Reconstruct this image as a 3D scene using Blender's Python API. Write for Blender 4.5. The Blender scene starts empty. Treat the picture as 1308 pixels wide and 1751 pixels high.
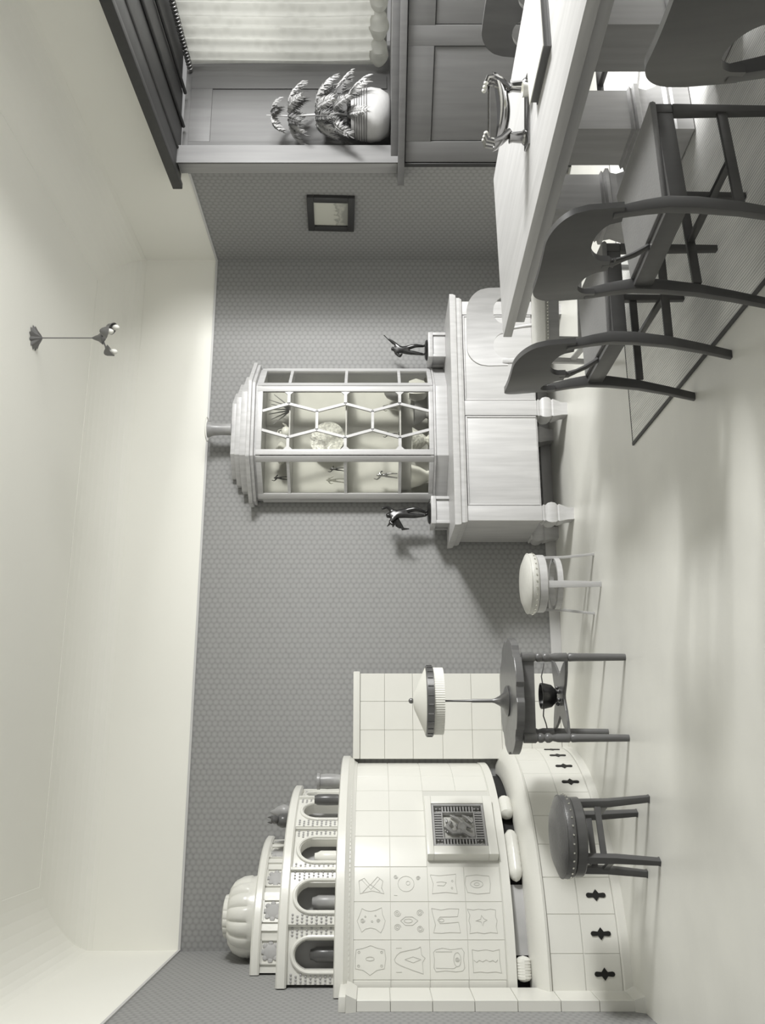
import bpy, bmesh, math, random
from math import sin, cos, pi, radians, sqrt, atan2
from mathutils import Vector, Matrix
random.seed(7)
scene = bpy.context.scene
COL = scene.collection

# ------------------------------------------------------------------ camera
TH = radians(15.8)
cam_d = bpy.data.cameras.new('camera'); cam = bpy.data.objects.new('camera', cam_d); COL.objects.link(cam)
cam_d.sensor_fit = 'VERTICAL'; cam_d.sensor_height = 36.0; cam_d.sensor_width = 36.0
cam_d.lens = 1517.0 / 1751.0 * 36.0
cam_d.shift_x = 14.0 / 1751.0
cam_d.clip_start = 0.05
# the plate is printed sideways: the camera is rolled a quarter turn
rx = Vector((0, 0, -1)); ry = Vector((cos(TH), -sin(TH), 0)); rz = Vector((-sin(TH), -cos(TH), 0))
cam.matrix_world = Matrix(((rx.x, ry.x, rz.x, 0), (rx.y, ry.y, rz.y, 0), (rx.z, ry.z, rz.z, 1.5), (0, 0, 0, 1)))
scene.camera = cam
# ------------------------------------------------------------------ world, lights, exposure
w = bpy.data.worlds.new('world'); scene.world = w; w.use_nodes = True
w.node_tree.nodes['Background'].inputs[0].default_value = (1, 1, .985, 1)
w.node_tree.nodes['Background'].inputs[1].default_value = 0.46
def area(name, loc, target, sx, sy, power):
    l = bpy.data.lights.new(name, 'AREA'); l.shape = 'RECTANGLE'; l.size = sx; l.size_y = sy; l.energy = power
    l.color = (1, 1, .985)
    o = bpy.data.objects.new(name, l); COL.objects.link(o); o.location = loc
    o.rotation_euler = (Vector(target) - Vector(loc)).to_track_quat('-Z', 'Y').to_euler()
    return o
# daylight of the second window of the bay, beyond the right edge of the frame
area('window_daylight', (6.0, 2.0, 3.05), (.6, 5.8, 1.2), .75, .75, 400)
area('bay_skylight', (5.22, 3.05, 2.3), (.6, 4.6, 2.3), 1.5, 1.2, 250)
# daylight behind the curtained window
area('curtain_daylight', (6.15, 5.4, 2.3), (5.4, 5.6, 2.2), 1.2, 1.6, 21)
vs = scene.view_settings
vs.view_transform = 'Standard'; vs.look = 'None'; vs.gamma = 1.0; vs.use_curve_mapping = False
vs.exposure = -0.50

# ------------------------------------------------------------------ materials
def mat(name, col, rough=.5, spec=.5, metal=0.0, var=.0, vscale=(6, 6, 6), bump=0.0, bscale=60.0, coat=0.0):
    m = bpy.data.materials.new(name); m.use_nodes = True
    nt = m.node_tree; b = nt.nodes['Principled BSDF']
    c = (col * 1.0, col * .992, col * (.925 if col > .55 else .985), 1) if not isinstance(col, tuple) else (*col, 1)
    b.inputs['Base Color'].default_value = c
    b.inputs['Roughness'].default_value = rough; b.inputs['Metallic'].default_value = metal
    b.inputs['Specular IOR Level'].default_value = spec; b.inputs['Coat Weight'].default_value = coat
    b.inputs['Coat Roughness'].default_value = .25
    tc = nt.nodes.new('ShaderNodeTexCoord')
    if var > 0:
        mp = nt.nodes.new('ShaderNodeMapping'); mp.inputs['Scale'].default_value = vscale
        nz = nt.nodes.new('ShaderNodeTexNoise'); nz.inputs['Scale'].default_value = 1.0; nz.inputs['Detail'].default_value = 5
        nt.links.new(tc.outputs['Object'], mp.inputs['Vector']); nt.links.new(mp.outputs['Vector'], nz.inputs['Vector'])
        rp = nt.nodes.new('ShaderNodeValToRGB')
        rp.color_ramp.elements[0].position = .3; rp.color_ramp.elements[1].position = .7
        rp.color_ramp.elements[0].color = tuple(x * (1 - var) for x in c[:3]) + (1,)
        rp.color_ramp.elements[1].color = tuple(min(1, x * (1 + var)) for x in c[:3]) + (1,)
        nt.links.new(nz.outputs['Fac'], rp.inputs['Fac']); nt.links.new(rp.outputs['Color'], b.inputs['Base Color'])
    if bump > 0:
        n2 = nt.nodes.new('ShaderNodeTexNoise'); n2.inputs['Scale'].default_value = bscale; n2.inputs['Detail'].default_value = 3
        nt.links.new(tc.outputs['Object'], n2.inputs['Vector'])
        bp = nt.nodes.new('ShaderNodeBump'); bp.inputs['Strength'].default_value = bump; bp.inputs['Distance'].default_value = .01
        nt.links.new(n2.outputs['Fac'], bp.inputs['Height']); nt.links.new(bp.outputs['Normal'], b.inputs['Normal'])
    return m

def wallpaper():
    m = bpy.data.materials.new('wallpaper_honeycomb'); m.use_nodes = True
    nt = m.node_tree; b = nt.nodes['Principled BSDF']; N = nt.nodes.new; L = nt.links.new
    b.inputs['Roughness'].default_value = .75; b.inputs['Specular IOR Level'].default_value = .2
    tc = N('ShaderNodeTexCoord'); sp = N('ShaderNodeSeparateXYZ'); L(tc.outputs['Object'], sp.inputs[0])
    add = N('ShaderNodeMath'); add.operation = 'ADD'; L(sp.outputs[0], add.inputs[0]); L(sp.outputs[1], add.inputs[1])
    cell = .047; k = 2 * pi / (cell * sqrt(3) / 2)
    def term(ax, az):
        mx = N('ShaderNodeMath'); mx.operation = 'MULTIPLY'; mx.inputs[1].default_value = ax * k; L(add.outputs[0], mx.inputs[0])
        mz = N('ShaderNodeMath'); mz.operation = 'MULTIPLY_ADD'; mz.inputs[1].default_value = az * k
        L(sp.outputs[2], mz.inputs[0]); L(mx.outputs[0], mz.inputs[2])
        cc = N('ShaderNodeMath'); cc.operation = 'COSINE'; L(mz.outputs[0], cc.inputs[0]); return cc
    t = [term(cos(a), sin(a)) for a in (0, radians(60), radians(120))]
    s1 = N('ShaderNodeMath'); s1.operation = 'ADD'; L(t[0].outputs[0], s1.inputs[0]); L(t[1].outputs[0], s1.inputs[1])
    s2 = N('ShaderNodeMath'); s2.operation = 'ADD'; L(s1.outputs[0], s2.inputs[0]); L(t[2].outputs[0], s2.inputs[1])
    mr = N('ShaderNodeMapRange'); mr.inputs[1].default_value = -1.5; mr.inputs[2].default_value = 3.0; L(s2.outputs[0], mr.inputs[0])
    nz = N('ShaderNodeTexNoise'); nz.inputs['Scale'].default_value = 25; nz.inputs['Detail'].default_value = 4; L(tc.outputs['Object'], nz.inputs['Vector'])
    nm = N('ShaderNodeMath'); nm.operation = 'MULTIPLY_ADD'; nm.inputs[1].default_value = .34; L(nz.outputs['Fac'], nm.inputs[0]); L(mr.outputs[0], nm.inputs[2])
    rp = N('ShaderNodeValToRGB'); e = rp.color_ramp.elements
    e[0].position = .10; e[0].color = (.240, .240, .238, 1); e[1].position = .42; e[1].color = (.300, .300, .296, 1)
    e2 = e.new(.95); e2.color = (.325, .325, .320, 1)
    L(nm.outputs[0], rp.inputs['Fac']); L(rp.outputs['Color'], b.inputs['Base Color'])
    return m

def weave(name, c0, c1, sx, sy):
    m = bpy.data.materials.new(name); m.use_nodes = True
    nt = m.node_tree; b = nt.nodes['Principled BSDF']; N = nt.nodes.new; L = nt.links.new
    b.inputs['Roughness'].default_value = .9; b.inputs['Specular IOR Level'].default_value = .1
    tc = N('ShaderNodeTexCoord'); mp = N('ShaderNodeMapping'); mp.inputs['Scale'].default_value = (sx, sy, 1)
    L(tc.outputs['Object'], mp.inputs['Vector'])
    wv = N('ShaderNodeTexWave'); wv.inputs['Scale'].default_value = 1; wv.inputs['Distortion'].default_value = 3; wv.inputs['Detail'].default_value = 3
    nz = N('ShaderNodeTexNoise'); nz.inputs['Scale'].default_value = .7; nz.inputs['Detail'].default_value = 6
    L(mp.outputs['Vector'], wv.inputs['Vector']); L(mp.outputs['Vector'], nz.inputs['Vector'])
    mx = N('ShaderNodeMix'); mx.data_type = 'FLOAT'; mx.inputs[0].default_value = .55
    L(wv.outputs['Fac'], mx.inputs[2]); L(nz.outputs['Fac'], mx.inputs[3])
    rp = N('ShaderNodeValToRGB'); e = rp.color_ramp.elements; e[0].position = .25; e[0].color = c0; e[1].position = .75; e[1].color = c1
    L(mx.outputs[0], rp.inputs['Fac']); L(rp.outputs['Color'], b.inputs['Base Color'])
    bp = N('ShaderNodeBump'); bp.inputs['Strength'].default_value = .15; bp.inputs['Distance'].default_value = .004
    L(mx.outputs[0], bp.inputs['Height']); L(bp.outputs['Normal'], b.inputs['Normal'])
    return m

def glassmat():
    m = bpy.data.materials.new('clear_glass'); m.use_nodes = True
    nt = m.node_tree; nt.nodes.remove(nt.nodes['Principled BSDF']); N = nt.nodes.new; L = nt.links.new
    tr = N('ShaderNodeBsdfTransparent'); tr.inputs[0].default_value = (.96, .96, .94, 1)
    gl = N('ShaderNodeBsdfGlossy'); gl.inputs['Roughness'].default_value = .03
    lw = N('ShaderNodeLayerWeight'); lw.inputs[0].default_value = .5
    pw = N('ShaderNodeMath'); pw.operation = 'POWER'; pw.inputs[1].default_value = 4.0; L(lw.outputs['Facing'], pw.inputs[0])
    fr = N('ShaderNodeMath'); fr.operation = 'MULTIPLY_ADD'; fr.inputs[1].default_value = .7; fr.inputs[2].default_value = .04; L(pw.outputs[0], fr.inputs[0])
    mx = N('ShaderNodeMixShader'); L(fr.outputs[0], mx.inputs[0]); L(tr.outputs[0], mx.inputs[1]); L(gl.outputs[0], mx.inputs[2])
    L(mx.outputs[0], nt.nodes['Material Output'].inputs[0]); return m

def curtainmat():
    m = bpy.data.materials.new('sheer_curtain'); m.use_nodes = True
    nt = m.node_tree; nt.nodes.remove(nt.nodes['Principled BSDF']); N = nt.nodes.new; L = nt.links.new
    d = N('ShaderNodeBsdfDiffuse'); d.inputs[0].default_value = (.80, .80, .77, 1)
    t = N('ShaderNodeBsdfTranslucent')
    tc = N('ShaderNodeTexCoord'); vo = N('ShaderNodeTexVoronoi'); vo.inputs['Scale'].default_value = 14; L(tc.outputs['Object'], vo.inputs['Vector'])
    rp = N('ShaderNodeValToRGB'); e = rp.color_ramp.elements; e[0].position = .2; e[0].color = (.74, .74, .71, 1); e[1].position = .55; e[1].color = (.84, .84, .81, 1)
    L(vo.outputs['Distance'], rp.inputs['Fac']); L(rp.outputs['Color'], t.inputs[0])
    mx = N('ShaderNodeMixShader'); mx.inputs[0].default_value = .6; L(d.outputs[0], mx.inputs[1]); L(t.outputs[0], mx.inputs[2])
    L(mx.outputs[0], nt.nodes['Material Output'].inputs[0]); return m

def printmat():
    m = bpy.data.materials.new('landscape_print'); m.use_nodes = True
    nt = m.node_tree; b = nt.nodes['Principled BSDF']; N = nt.nodes.new; L = nt.links.new
    b.inputs['Roughness'].default_value = .3
    tc = N('ShaderNodeTexCoord'); sp = N('ShaderNodeSeparateXYZ'); L(tc.outputs['Generated'], sp.inputs[0])
    nz = N('ShaderNodeTexNoise'); nz.inputs['Scale'].default_value = 5; nz.inputs['Detail'].default_value = 6; L(tc.outputs['Generated'], nz.inputs['Vector'])
    ma = N('ShaderNodeMath'); ma.operation = 'MULTIPLY_ADD'; ma.inputs[1].default_value = .5; L(nz.outputs['Fac'], ma.inputs[0]); L(sp.outputs[2], ma.inputs[2])
    rp = N('ShaderNodeValToRGB'); e = rp.color_ramp.elements
    e[0].position = .35; e[0].color = (.40, .40, .385, 1); e[1].position = .8; e[1].color = (.80, .80, .77, 1)
    x = e.new(.5); x.color = (.66, .66, .64, 1); x = e.new(.58); x.color = (.44, .44, .42, 1); x = e.new(.64); x.color = (.78, .78, .75, 1)
    L(ma.outputs[0], rp.inputs['Fac']); L(rp.outputs['Color'], b.inputs['Base Color']); return m

M = {}
M['paper'] = wallpaper()
M['plaster'] = mat('white_plaster', .86, .8, .2, var=.012, vscale=(1, 1, 1))
M['floor'] = mat('pale_linoleum', .75, .34, .45, var=.05, vscale=(2, 2, 2), bump=.05, bscale=300)
M['base'] = mat('painted_skirting', .55, .5)
M['oak'] = mat('pale_oak', .49, .38, .5, var=.10, vscale=(30, 30, 2.2))
M['oakh'] = mat('pale_oak_lengthways', .52, .35, .5, var=.09, vscale=(28, 2.0, 28))
M['oakc'] = mat('chair_oak', .085, .30, .5, var=.10, vscale=(25, 25, 3))
M['bay'] = mat('bay_panelling_oak', .125, .5, .4, var=.09, vscale=(24, 24, 1.6))
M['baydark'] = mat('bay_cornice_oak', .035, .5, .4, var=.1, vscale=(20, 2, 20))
M['tile'] = mat('white_glazed_tile', .76, .25, .5, var=.012, vscale=(3, 3, 3), bump=.03, bscale=12)
M['tileb'] = mat('white_glazed_border', .74, .28, .5, bump=.05, bscale=40)
M['joint'] = mat('grey_tile_joint', .62, .8)
M['orn'] = mat('grey_tile_drawing', .56, .5)
M['niche'] = mat('stove_niche_grey', .45, .7, var=.1)
M['iron'] = mat('black_cast_iron', .025, .45, .5, metal=.6)
M['ironl'] = mat('polished_grille_iron', .42, .35, .5, metal=.3)
M['soot_shade'] = mat('soot_and_slot_shade', .02, .9)
M['glass'] = glassmat()
M['leal'] = mat('light_leather', .60, .4, .5, var=.06, bump=.15, bscale=90)
M['lead'] = mat('dark_leather', .10, .38, .5, var=.15, bump=.2, bscale=90)
M['leag'] = mat('grey_leather', .20, .45, .5, var=.05, bump=.15, bscale=120)
M['stud'] = mat('brass_stud', .75, .2, .5, metal=1.0)
M['bronze'] = mat('dark_bronze', .06, .3, .5, metal=.8, var=.3, vscale=(20, 20, 20))
M['silver'] = mat('polished_silver', .34, .15, .5, metal=1.0)
M['tdark'] = mat('stained_side_table_wood', .13, .32, .5, var=.15, vscale=(20, 20, 3))
M['rod'] = mat('dark_brass', .20, .35, .5, metal=.7)
M['silk'] = mat('white_silk', .78, .7, .2)
M['cer'] = mat('glazed_white_ceramic', .78, .2, .5)
M['cerg'] = mat('grey_stoneware', .33, .35, .5, var=.2, vscale=(9, 9, 9))
M['cerd'] = mat('dark_stoneware', .10, .3, .5, var=.2, vscale=(9, 9, 9))
M['pot'] = mat('pale_ribbed_pot', .42, .6, .3, var=.10, vscale=(5, 5, 14), bump=.1, bscale=50)
M['potring'] = mat('pot_ring', .16, .6, .3)
M['leaf'] = mat('pale_variegated_leaf', .36, .6, .3, var=.35, vscale=(9, 9, 9))
M['leafd'] = mat('dark_leaf', .16, .6, .3, var=.3, vscale=(9, 9, 9))
M['stem'] = mat('leaf_stalk', .40, .6)
M['frame'] = mat('black_picture_frame', .03, .4)
M['print'] = printmat()
M['curtain'] = curtainmat()
M['rug'] = weave('rug_weave', (.58, .578, .565, 1), (1, .995, .97, 1), 22, 5)
M['rugb'] = mat('rug_edge', .10, .9)
M['shadow_gap'] = mat('dark_cabinet_shadow_gap', .10, .7)  # unused dark colour for the shade beneath the cabinet
M['lampm'] = mat('aged_lamp_metal', .20, .4, .5, metal=.6)
M['bulb'] = mat('frosted_bulb', .80, .3)
M['cloth_shade'] = mat('book_cloth_and_shade', .14, .6)
M['pages'] = mat('paper_board', .62, .7)
M['vpost'] = mat('pale_bay_post', .33, .5, var=.08, vscale=(24, 24, 1.6))
M['vback'] = mat('vitrine_back', .62, .6, var=.05)
M['crystal'] = mat('cut_crystal', .70, .12, .6, var=.35, vscale=(45, 45, 45), bump=.6, bscale=60)

# ------------------------------------------------------------------ mesh helpers
class MB:
    def __init__(s): s.v = []; s.f = []
    def add(s, vs, fs):
        o = len(s.v); s.v += [tuple(x) for x in vs]; s.f += [tuple(i + o for i in f) for f in fs]; return s
    def box(s, x0, x1, y0, y1, z0, z1):
        return s.add([(x0,y0,z0),(x1,y0,z0),(x1,y1,z0),(x0,y1,z0),(x0,y0,z1),(x1,y0,z1),(x1,y1,z1),(x0,y1,z1)],
                     [(0,3,2,1),(4,5,6,7),(0,1,5,4),(1,2,6,5),(2,3,7,6),(3,0,4,7)])
    def prism(s, poly, z0, z1):
        n = len(poly)
        return s.add([(x, y, z0) for x, y in poly] + [(x, y, z1) for x, y in poly],
                     [tuple(range(n - 1, -1, -1)), tuple(range(n, 2 * n))] + [(i, (i + 1) % n, n + (i + 1) % n, n + i) for i in range(n)])
    def prismy(s, poly, y0, y1):      # poly in (x,z), extruded along y
        n = len(poly)
        return s.add([(x, y0, z) for x, z in poly] + [(x, y1, z) for x, z in poly],
                     [tuple(range(n - 1, -1, -1)), tuple(range(n, 2 * n))] + [(i, (i + 1) % n, n + (i + 1) % n, n + i) for i in range(n)])
    def frust(s, a, z0, b, z1):       # rectangles a,b = (x0,x1,y0,y1)
        return s.add([(a[0],a[2],z0),(a[1],a[2],z0),(a[1],a[3],z0),(a[0],a[3],z0),(b[0],b[2],z1),(b[1],b[2],z1),(b[1],b[3],z1),(b[0],b[3],z1)],
                     [(0,3,2,1),(4,5,6,7),(0,1,5,4),(1,2,6,5),(2,3,7,6),(3,0,4,7)])
    def lathe(s, prof, n=24, c=(0, 0, 0), ribs=0, amp=0, caps=True):
        vs = []; m = len(prof)
        for i in range(n):
            a = 2 * pi * i / n
            for r, z in prof:
                rr = r * (1 + amp * abs(sin(a * ribs / 2))) if ribs else r
                vs.append((c[0] + rr * cos(a), c[1] + rr * sin(a), c[2] + z))
        fs = []
        for i in range(n):
            j = (i + 1) % n
            for k in range(m - 1): fs.append((i * m + k, j * m + k, j * m + k + 1, i * m + k + 1))
        if caps and prof[0][0] > 1e-5: fs.append(tuple(i * m for i in range(n - 1, -1, -1)))
        if caps and prof[-1][0] > 1e-5: fs.append(tuple(i * m + m - 1 for i in range(n)))
        return s.add(vs, fs)
    def tube(s, pts, r, n=8, closed=False):
        pts = [Vector(p) for p in pts]; m = len(pts); R = r if isinstance(r, (list, tuple)) else [r] * m
        vs = []; up = None
        for i, p in enumerate(pts):
            if closed: t = pts[(i + 1) % m] - pts[i - 1]
            else: t = pts[min(i + 1, m - 1)] - pts[max(i - 1, 0)]
            t.normalize()
            if up is None:
                a = Vector((0, 0, 1)) if abs(t.z) < .9 else Vector((1, 0, 0)); up = t.cross(a).normalized()
            else: up = (up - t * up.dot(t)).normalized()
            b = t.cross(up)
            for k in range(n):
                q = 2 * pi * k / n; vs.append(p + (up * cos(q) + b * sin(q)) * R[i])
        fs = []
        for i in range(m if closed else m - 1):
            j = (i + 1) % m
            for k in range(n): l = (k + 1) % n; fs.append((i * n + k, i * n + l, j * n + l, j * n + k))
        if not closed: fs += [tuple(range(n - 1, -1, -1)), tuple((m - 1) * n + k for k in range(n))]
        return s.add(vs, fs)
    def bar(s, pts, wy, wx):           # rectangular section swept through points in the xz plane: wx along x, wy along y
        m = len(pts); vs = []
        WX = wx if isinstance(wx, (list, tuple)) else [wx] * m
        WY = wy if isinstance(wy, (list, tuple)) else [wy] * m
        for (x, y, z), a, b in zip(pts, WX, WY):
            vs += [(x - a / 2, y - b / 2, z), (x + a / 2, y - b / 2, z), (x + a / 2, y + b / 2, z), (x - a / 2, y + b / 2, z)]
        fs = [(3, 2, 1, 0), tuple((m - 1) * 4 + k for k in range(4))]
        for i in range(m - 1):
            for k in range(4): l = (k + 1) % 4; fs.append((i * 4 + k, i * 4 + l, i * 4 + 4 + l, i * 4 + 4 + k))
        return s.add(vs, fs)
    def grid(s, fn, nu, nv):
        vs = [fn(i / nu, j / nv) for i in range(nu + 1) for j in range(nv + 1)]
        fs = [(i * (nv + 1) + j, (i + 1) * (nv + 1) + j, (i + 1) * (nv + 1) + j + 1, i * (nv + 1) + j + 1) for i in range(nu) for j in range(nv)]
        return s.add(vs, fs)
    def arc(s, prof, a0, a1, n):       # closed profile [(R,z)] swept about the stove corner, angle in degrees
        m = len(prof); vs = []
        for i in range(n + 1):
            a = radians(a0 + (a1 - a0) * i / n)
            for R, z in prof: vs.append((R * cos(a), -R * sin(a), z))
        fs = [tuple(range(m)), tuple(n * m + k for k in range(m - 1, -1, -1))]
        for i in range(n):
            for k in range(m): l = (k + 1) % m; fs.append((i * m + k, (i + 1) * m + k, (i + 1) * m + l, i * m + l))
        return s.add(vs, fs)
    def arcb(s, R0, R1, a0, a1, z0, z1, n): return s.arc([(R0, z0), (R1, z0), (R1, z1), (R0, z1)], a0, a1, n)
    def sphere(s, c, r, n=10, m=6):
        rr = r if isinstance(r, (tuple, list)) else (r, r, r)
        vs = [(c[0], c[1], c[2] - rr[2])]
        for j in range(1, m):
            q = -pi / 2 + pi * j / m
            for i in range(n): a = 2 * pi * i / n; vs.append((c[0] + rr[0] * cos(q) * cos(a), c[1] + rr[1] * cos(q) * sin(a), c[2] + rr[2] * sin(q)))
        vs.append((c[0], c[1], c[2] + rr[2])); fs = []
        for i in range(n):
            k = (i + 1) % n; fs.append((0, 1 + k, 1 + i)); fs.append((len(vs) - 1, 1 + (m - 2) * n + i, 1 + (m - 2) * n + k))
            for j in range(m - 2): fs.append((1 + j * n + i, 1 + j * n + k, 1 + (j + 1) * n + k, 1 + (j + 1) * n + i))
        return s.add(vs, fs)
    def xf(s, mtx, start=0):
        s.v[start:] = [tuple(mtx @ Vector(p)) for p in s.v[start:]]; return s
    def build(s, name, m, parent=None, loc=(0, 0, 0), rz=0.0, bevel=0.0, smooth=30, seg=2):
        bm = bmesh.new(); bv = [bm.verts.new(p) for p in s.v]
        for f in s.f:
            try: bm.faces.new([bv[i] for i in f])
            except ValueError: pass
        bmesh.ops.recalc_face_normals(bm, faces=bm.faces)
        if bevel > 0:
            ed = [e for e in bm.edges if len(e.link_faces) == 2 and e.calc_face_angle(0) > radians(35)]
            bmesh.ops.bevel(bm, geom=ed, offset=bevel, segments=seg, profile=.6, affect='EDGES', clamp_overlap=True)
        me = bpy.data.meshes.new(name); bm.to_mesh(me); bm.free()
        if smooth:
            for p in me.polygons: p.use_smooth = True
            me.set_sharp_from_angle(angle=radians(smooth))
        me.materials.append(M[m])
        return link(name, me, parent, loc, rz)
def link(name, me, parent=None, loc=(0, 0, 0), rz=0.0):
    o = bpy.data.objects.new(name, me); COL.objects.link(o); o.location = loc; o.rotation_euler = (0, 0, rz)
    if parent: o.parent = parent
    return o
def tag(o, label, cat, group=None):
    o['label'] = label; o['category'] = cat
    if group: o['group'] = group
    return o
def thing(name, label, cat, loc, rz=0.0, group=None):
    o = bpy.data.objects.new(name, None); COL.objects.link(o); o.location = loc; o.rotation_euler = (0, 0, rz)
    o.empty_display_size = .1
    return tag(o, label, cat, group)
def struct(o): o['kind'] = 'structure'; return o
def copy_tree(o, parent=None):
    c = o.copy(); COL.objects.link(c); c.parent = parent
    for ch in list(o.children): copy_tree(ch, c)
    return c
def cloud_body(name, m, joints, bones, radii, parent=None, loc=(0, 0, 0), rz=0, scale=1):
    me = bpy.data.meshes.new(name); me.from_pydata([tuple(x * scale for x in j) for j in joints], bones, [])
    me.materials.append(M[m]); o = link(name, me, parent, loc, rz)
    sk = o.modifiers.new('skin', 'SKIN'); sk.use_smooth_shade = True
    sv = me.skin_vertices[0].data
    for i, r in enumerate(radii): sv[i].radius = (r * scale, r * scale); sv[i].use_root = (i == 0)
    o.modifiers.new('sub', 'SUBSURF').levels = 2; o.modifiers['sub'].render_levels = 2
    return o

XL, XR, YB = -1.33, 4.407, 7.15
ZR, ZF, ZC, INS = 2.935, 3.57, 3.83, .5
YF = -1.2     # the room runs on behind the camera
# ------------------------------------------------------------------ room shell
struct(MB().box(XL - .2, 6.6, YF, YB + .2, -.1, 0).build('floor', 'floor', smooth=0))
struct(MB().box(XL - .15, XR + .15, YB, YB + .15, 0, ZR).build('wall_back', 'paper', smooth=0))
struct(MB().box(XL - .15, XL, YF, YB, 0, ZR).build('wall_left', 'paper', smooth=0))
struct(MB().box(XR, XR + .12, 5.76, YB, 0, ZR).build('wall_right', 'paper', smooth=0))
struct(MB().box(XR, XR + .12, YF, 1.9, 0, 3.06).build('wall_right', 'paper', smooth=0))
struct(MB().box(5.30, 5.38, 1.9, 4.47, 0, 1.33).build('wall_bay', 'bay', smooth=0))
struct(MB().box(XL - .15, XR + .15, YB - .004, YB + .15, ZR, ZF).build('trim_1', 'plaster', smooth=0))
struct(MB().box(XL - .15, XL + .004, YF, YB - .004, ZR, ZF).build('trim_2', 'plaster', smooth=0))
struct(MB().box(XR - .004, XR + .12, 5.76, YB - .004, ZR, ZF).build('trim_13', 'plaster', smooth=0))
struct(MB().box(XR - .004, XR + .12, YF, 5.76, 3.06, ZF).build('trim_3', 'plaster', smooth=0))
for i, b in enumerate([(XL, XR, YB - .012, YB), (XL, XL + .012, YF, YB - .012), (XR - .012, XR, 5.9, YB - .012)]):
    struct(MB().box(*b, ZR - .012, ZR + .006).build('trim_%d' % (4 + i), 'base', smooth=0))
def cove():
    mb = MB(); n = 10
    pr = [(INS * (1 - cos(pi / 2 * i / n)), ZF + (ZC - .003 - ZF) * sin(pi / 2 * i / n)) for i in range(n + 1)]
    for (a, za), (b, zb) in zip(pr, pr[1:]):
        mb.add([(XL + a, YF, za), (XL + a, YB - a, za), (XL + b, YB - b, zb), (XL + b, YF, zb)], [(0, 1, 2, 3)])
        mb.add([(XL + a, YB - a, za), (XR - a, YB - a, za), (XR - b, YB - b, zb), (XL + b, YB - b, zb)], [(0, 1, 2, 3)])
        mb.add([(XR - a, YB - a, za), (XR - a, YF, za), (XR - b, YF, zb), (XR - b, YB - b, zb)], [(0, 1, 2, 3)])
    return mb
struct(cove().build('trim_7', 'plaster', smooth=25))
struct(MB().box(XL - .15, XR + .15, YF, YB + .15, ZC, ZC + .1).build('ceiling', 'plaster', smooth=0))
t8 = MB()
t8.box(XL + INS - .02, XR - INS + .02, YB - INS, YB - INS + .02, ZC - .003, ZC)
t8.box(XL + INS - .02, XL + INS, YF, YB - INS, ZC - .003, ZC); t8.box(XR - INS, XR - INS + .02, YF, YB - INS, ZC - .003, ZC)
struct(t8.build('trim_8', 'plaster', smooth=0))
struct(MB().box(.70, 4.40, YB - .022, YB, 0, .085).build('baseboard_back', 'base', bevel=.004))
struct(MB().box(XR - .02, XR, 5.9, YB - .022, 0, .085).build('baseboard_right', 'base', bevel=.004))

# ------------------------------------------------------------------ window bay on the right
cant = Vector((.554, -.832)); P0 = Vector((4.40, 5.76)); cn = Vector((-.832, -.554))
ang_c = atan2(cant.y, cant.x)
knee = MB().box(0, 1.55, 0, .06, 0, 1.272)   # local x along the cant, local +y away from the room
ko = struct(knee.build('wall_bay', 'bay', loc=(P0.x, P0.y, 0), rz=ang_c, smooth=0))
def rail_frame(x0, x1, z0, z1, wdt, name, par):
    for b in ((x0, x1, z1 - wdt, z1), (x0, x1, z0, z0 + wdt), (x0, x0 + wdt, z0 + wdt, z1 - wdt), (x1 - wdt, x1, z0 + wdt, z1 - wdt)):
        MB().box(b[0], b[1], -.016, 0, b[2], b[3]).build(name, 'bay', par, bevel=.003)
# stiles and rails round sunk panels
for b in ((0, .15, .0, 1.265), (.80, .93, .0, 1.265), (1.42, 1.55, 0, 1.265)):
    MB().box(b[0], b[1], -.018, 0, b[2], b[3]).build('stile', 'bay', ko, bevel=.003)
for a, b in ((.15, .80), (.93, 1.42)):
    MB().box(a, b, -.018, 0, 1.08, 1.265).build('rail', 'bay', ko, bevel=.003)
    MB().box(a, b, -.018, 0, 0, .25).build('rail', 'bay', ko, bevel=.003)
    MB().box(a + .006, b - .006, -.008, 0, .256, 1.074).build('panel', 'bay', ko, bevel=.002)
# window sill: nosing and deep shelf
def off(t, d): q = P0 + cant * t + cn * d; return (q.x, q.y)
so = struct(MB().prism([off(-.17, .045), off(1.55, .045), off(1.55, .0), (5.55, 4.5), (5.55, 5.98), (4.40, 5.98), off(-.17, 0)], 1.272, 1.322).build('trim_9', 'bay', bevel=.006))
MB().prism([off(.02, -.02), off(1.5, -.02), (5.5, 4.55), (5.5, 5.95), (4.45, 5.95)], 1.322, 1.375).build('shelf_board', 'bay', so, bevel=.004)
# jamb of the bay
jb = struct(MB().box(4.527, 5.70, 5.95, 6.05, 0, 3.02).build('wall_jamb', 'bay', smooth=0))
MB().box(4.60, 4.72, 5.938, 5.95, 1.40, 2.97).build('stile', 'bay', jb, bevel=.003)
MB().box(5.22, 5.34, 5.938, 5.95, 1.40, 2.97).build('stile', 'bay', jb, bevel=.003)
MB().box(4.72, 5.22, 5.938, 5.95, 2.80, 2.97).build('rail', 'bay', jb, bevel=.003)
struct(MB().box(XR - .03, XR + .125, 5.745, 5.76, 1.322, 3.0).build('trim_14', 'bay', smooth=0))
arch = struct(MB().box(XR - .03, XR, 5.76, 5.875, 1.322, 2.99).build('trim_10', 'vpost', bevel=.006))
struct(MB().box(XR - .03, XR, 5.76, 5.80, 0, 1.272).build('trim_11', 'baydark', bevel=.004))
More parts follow.
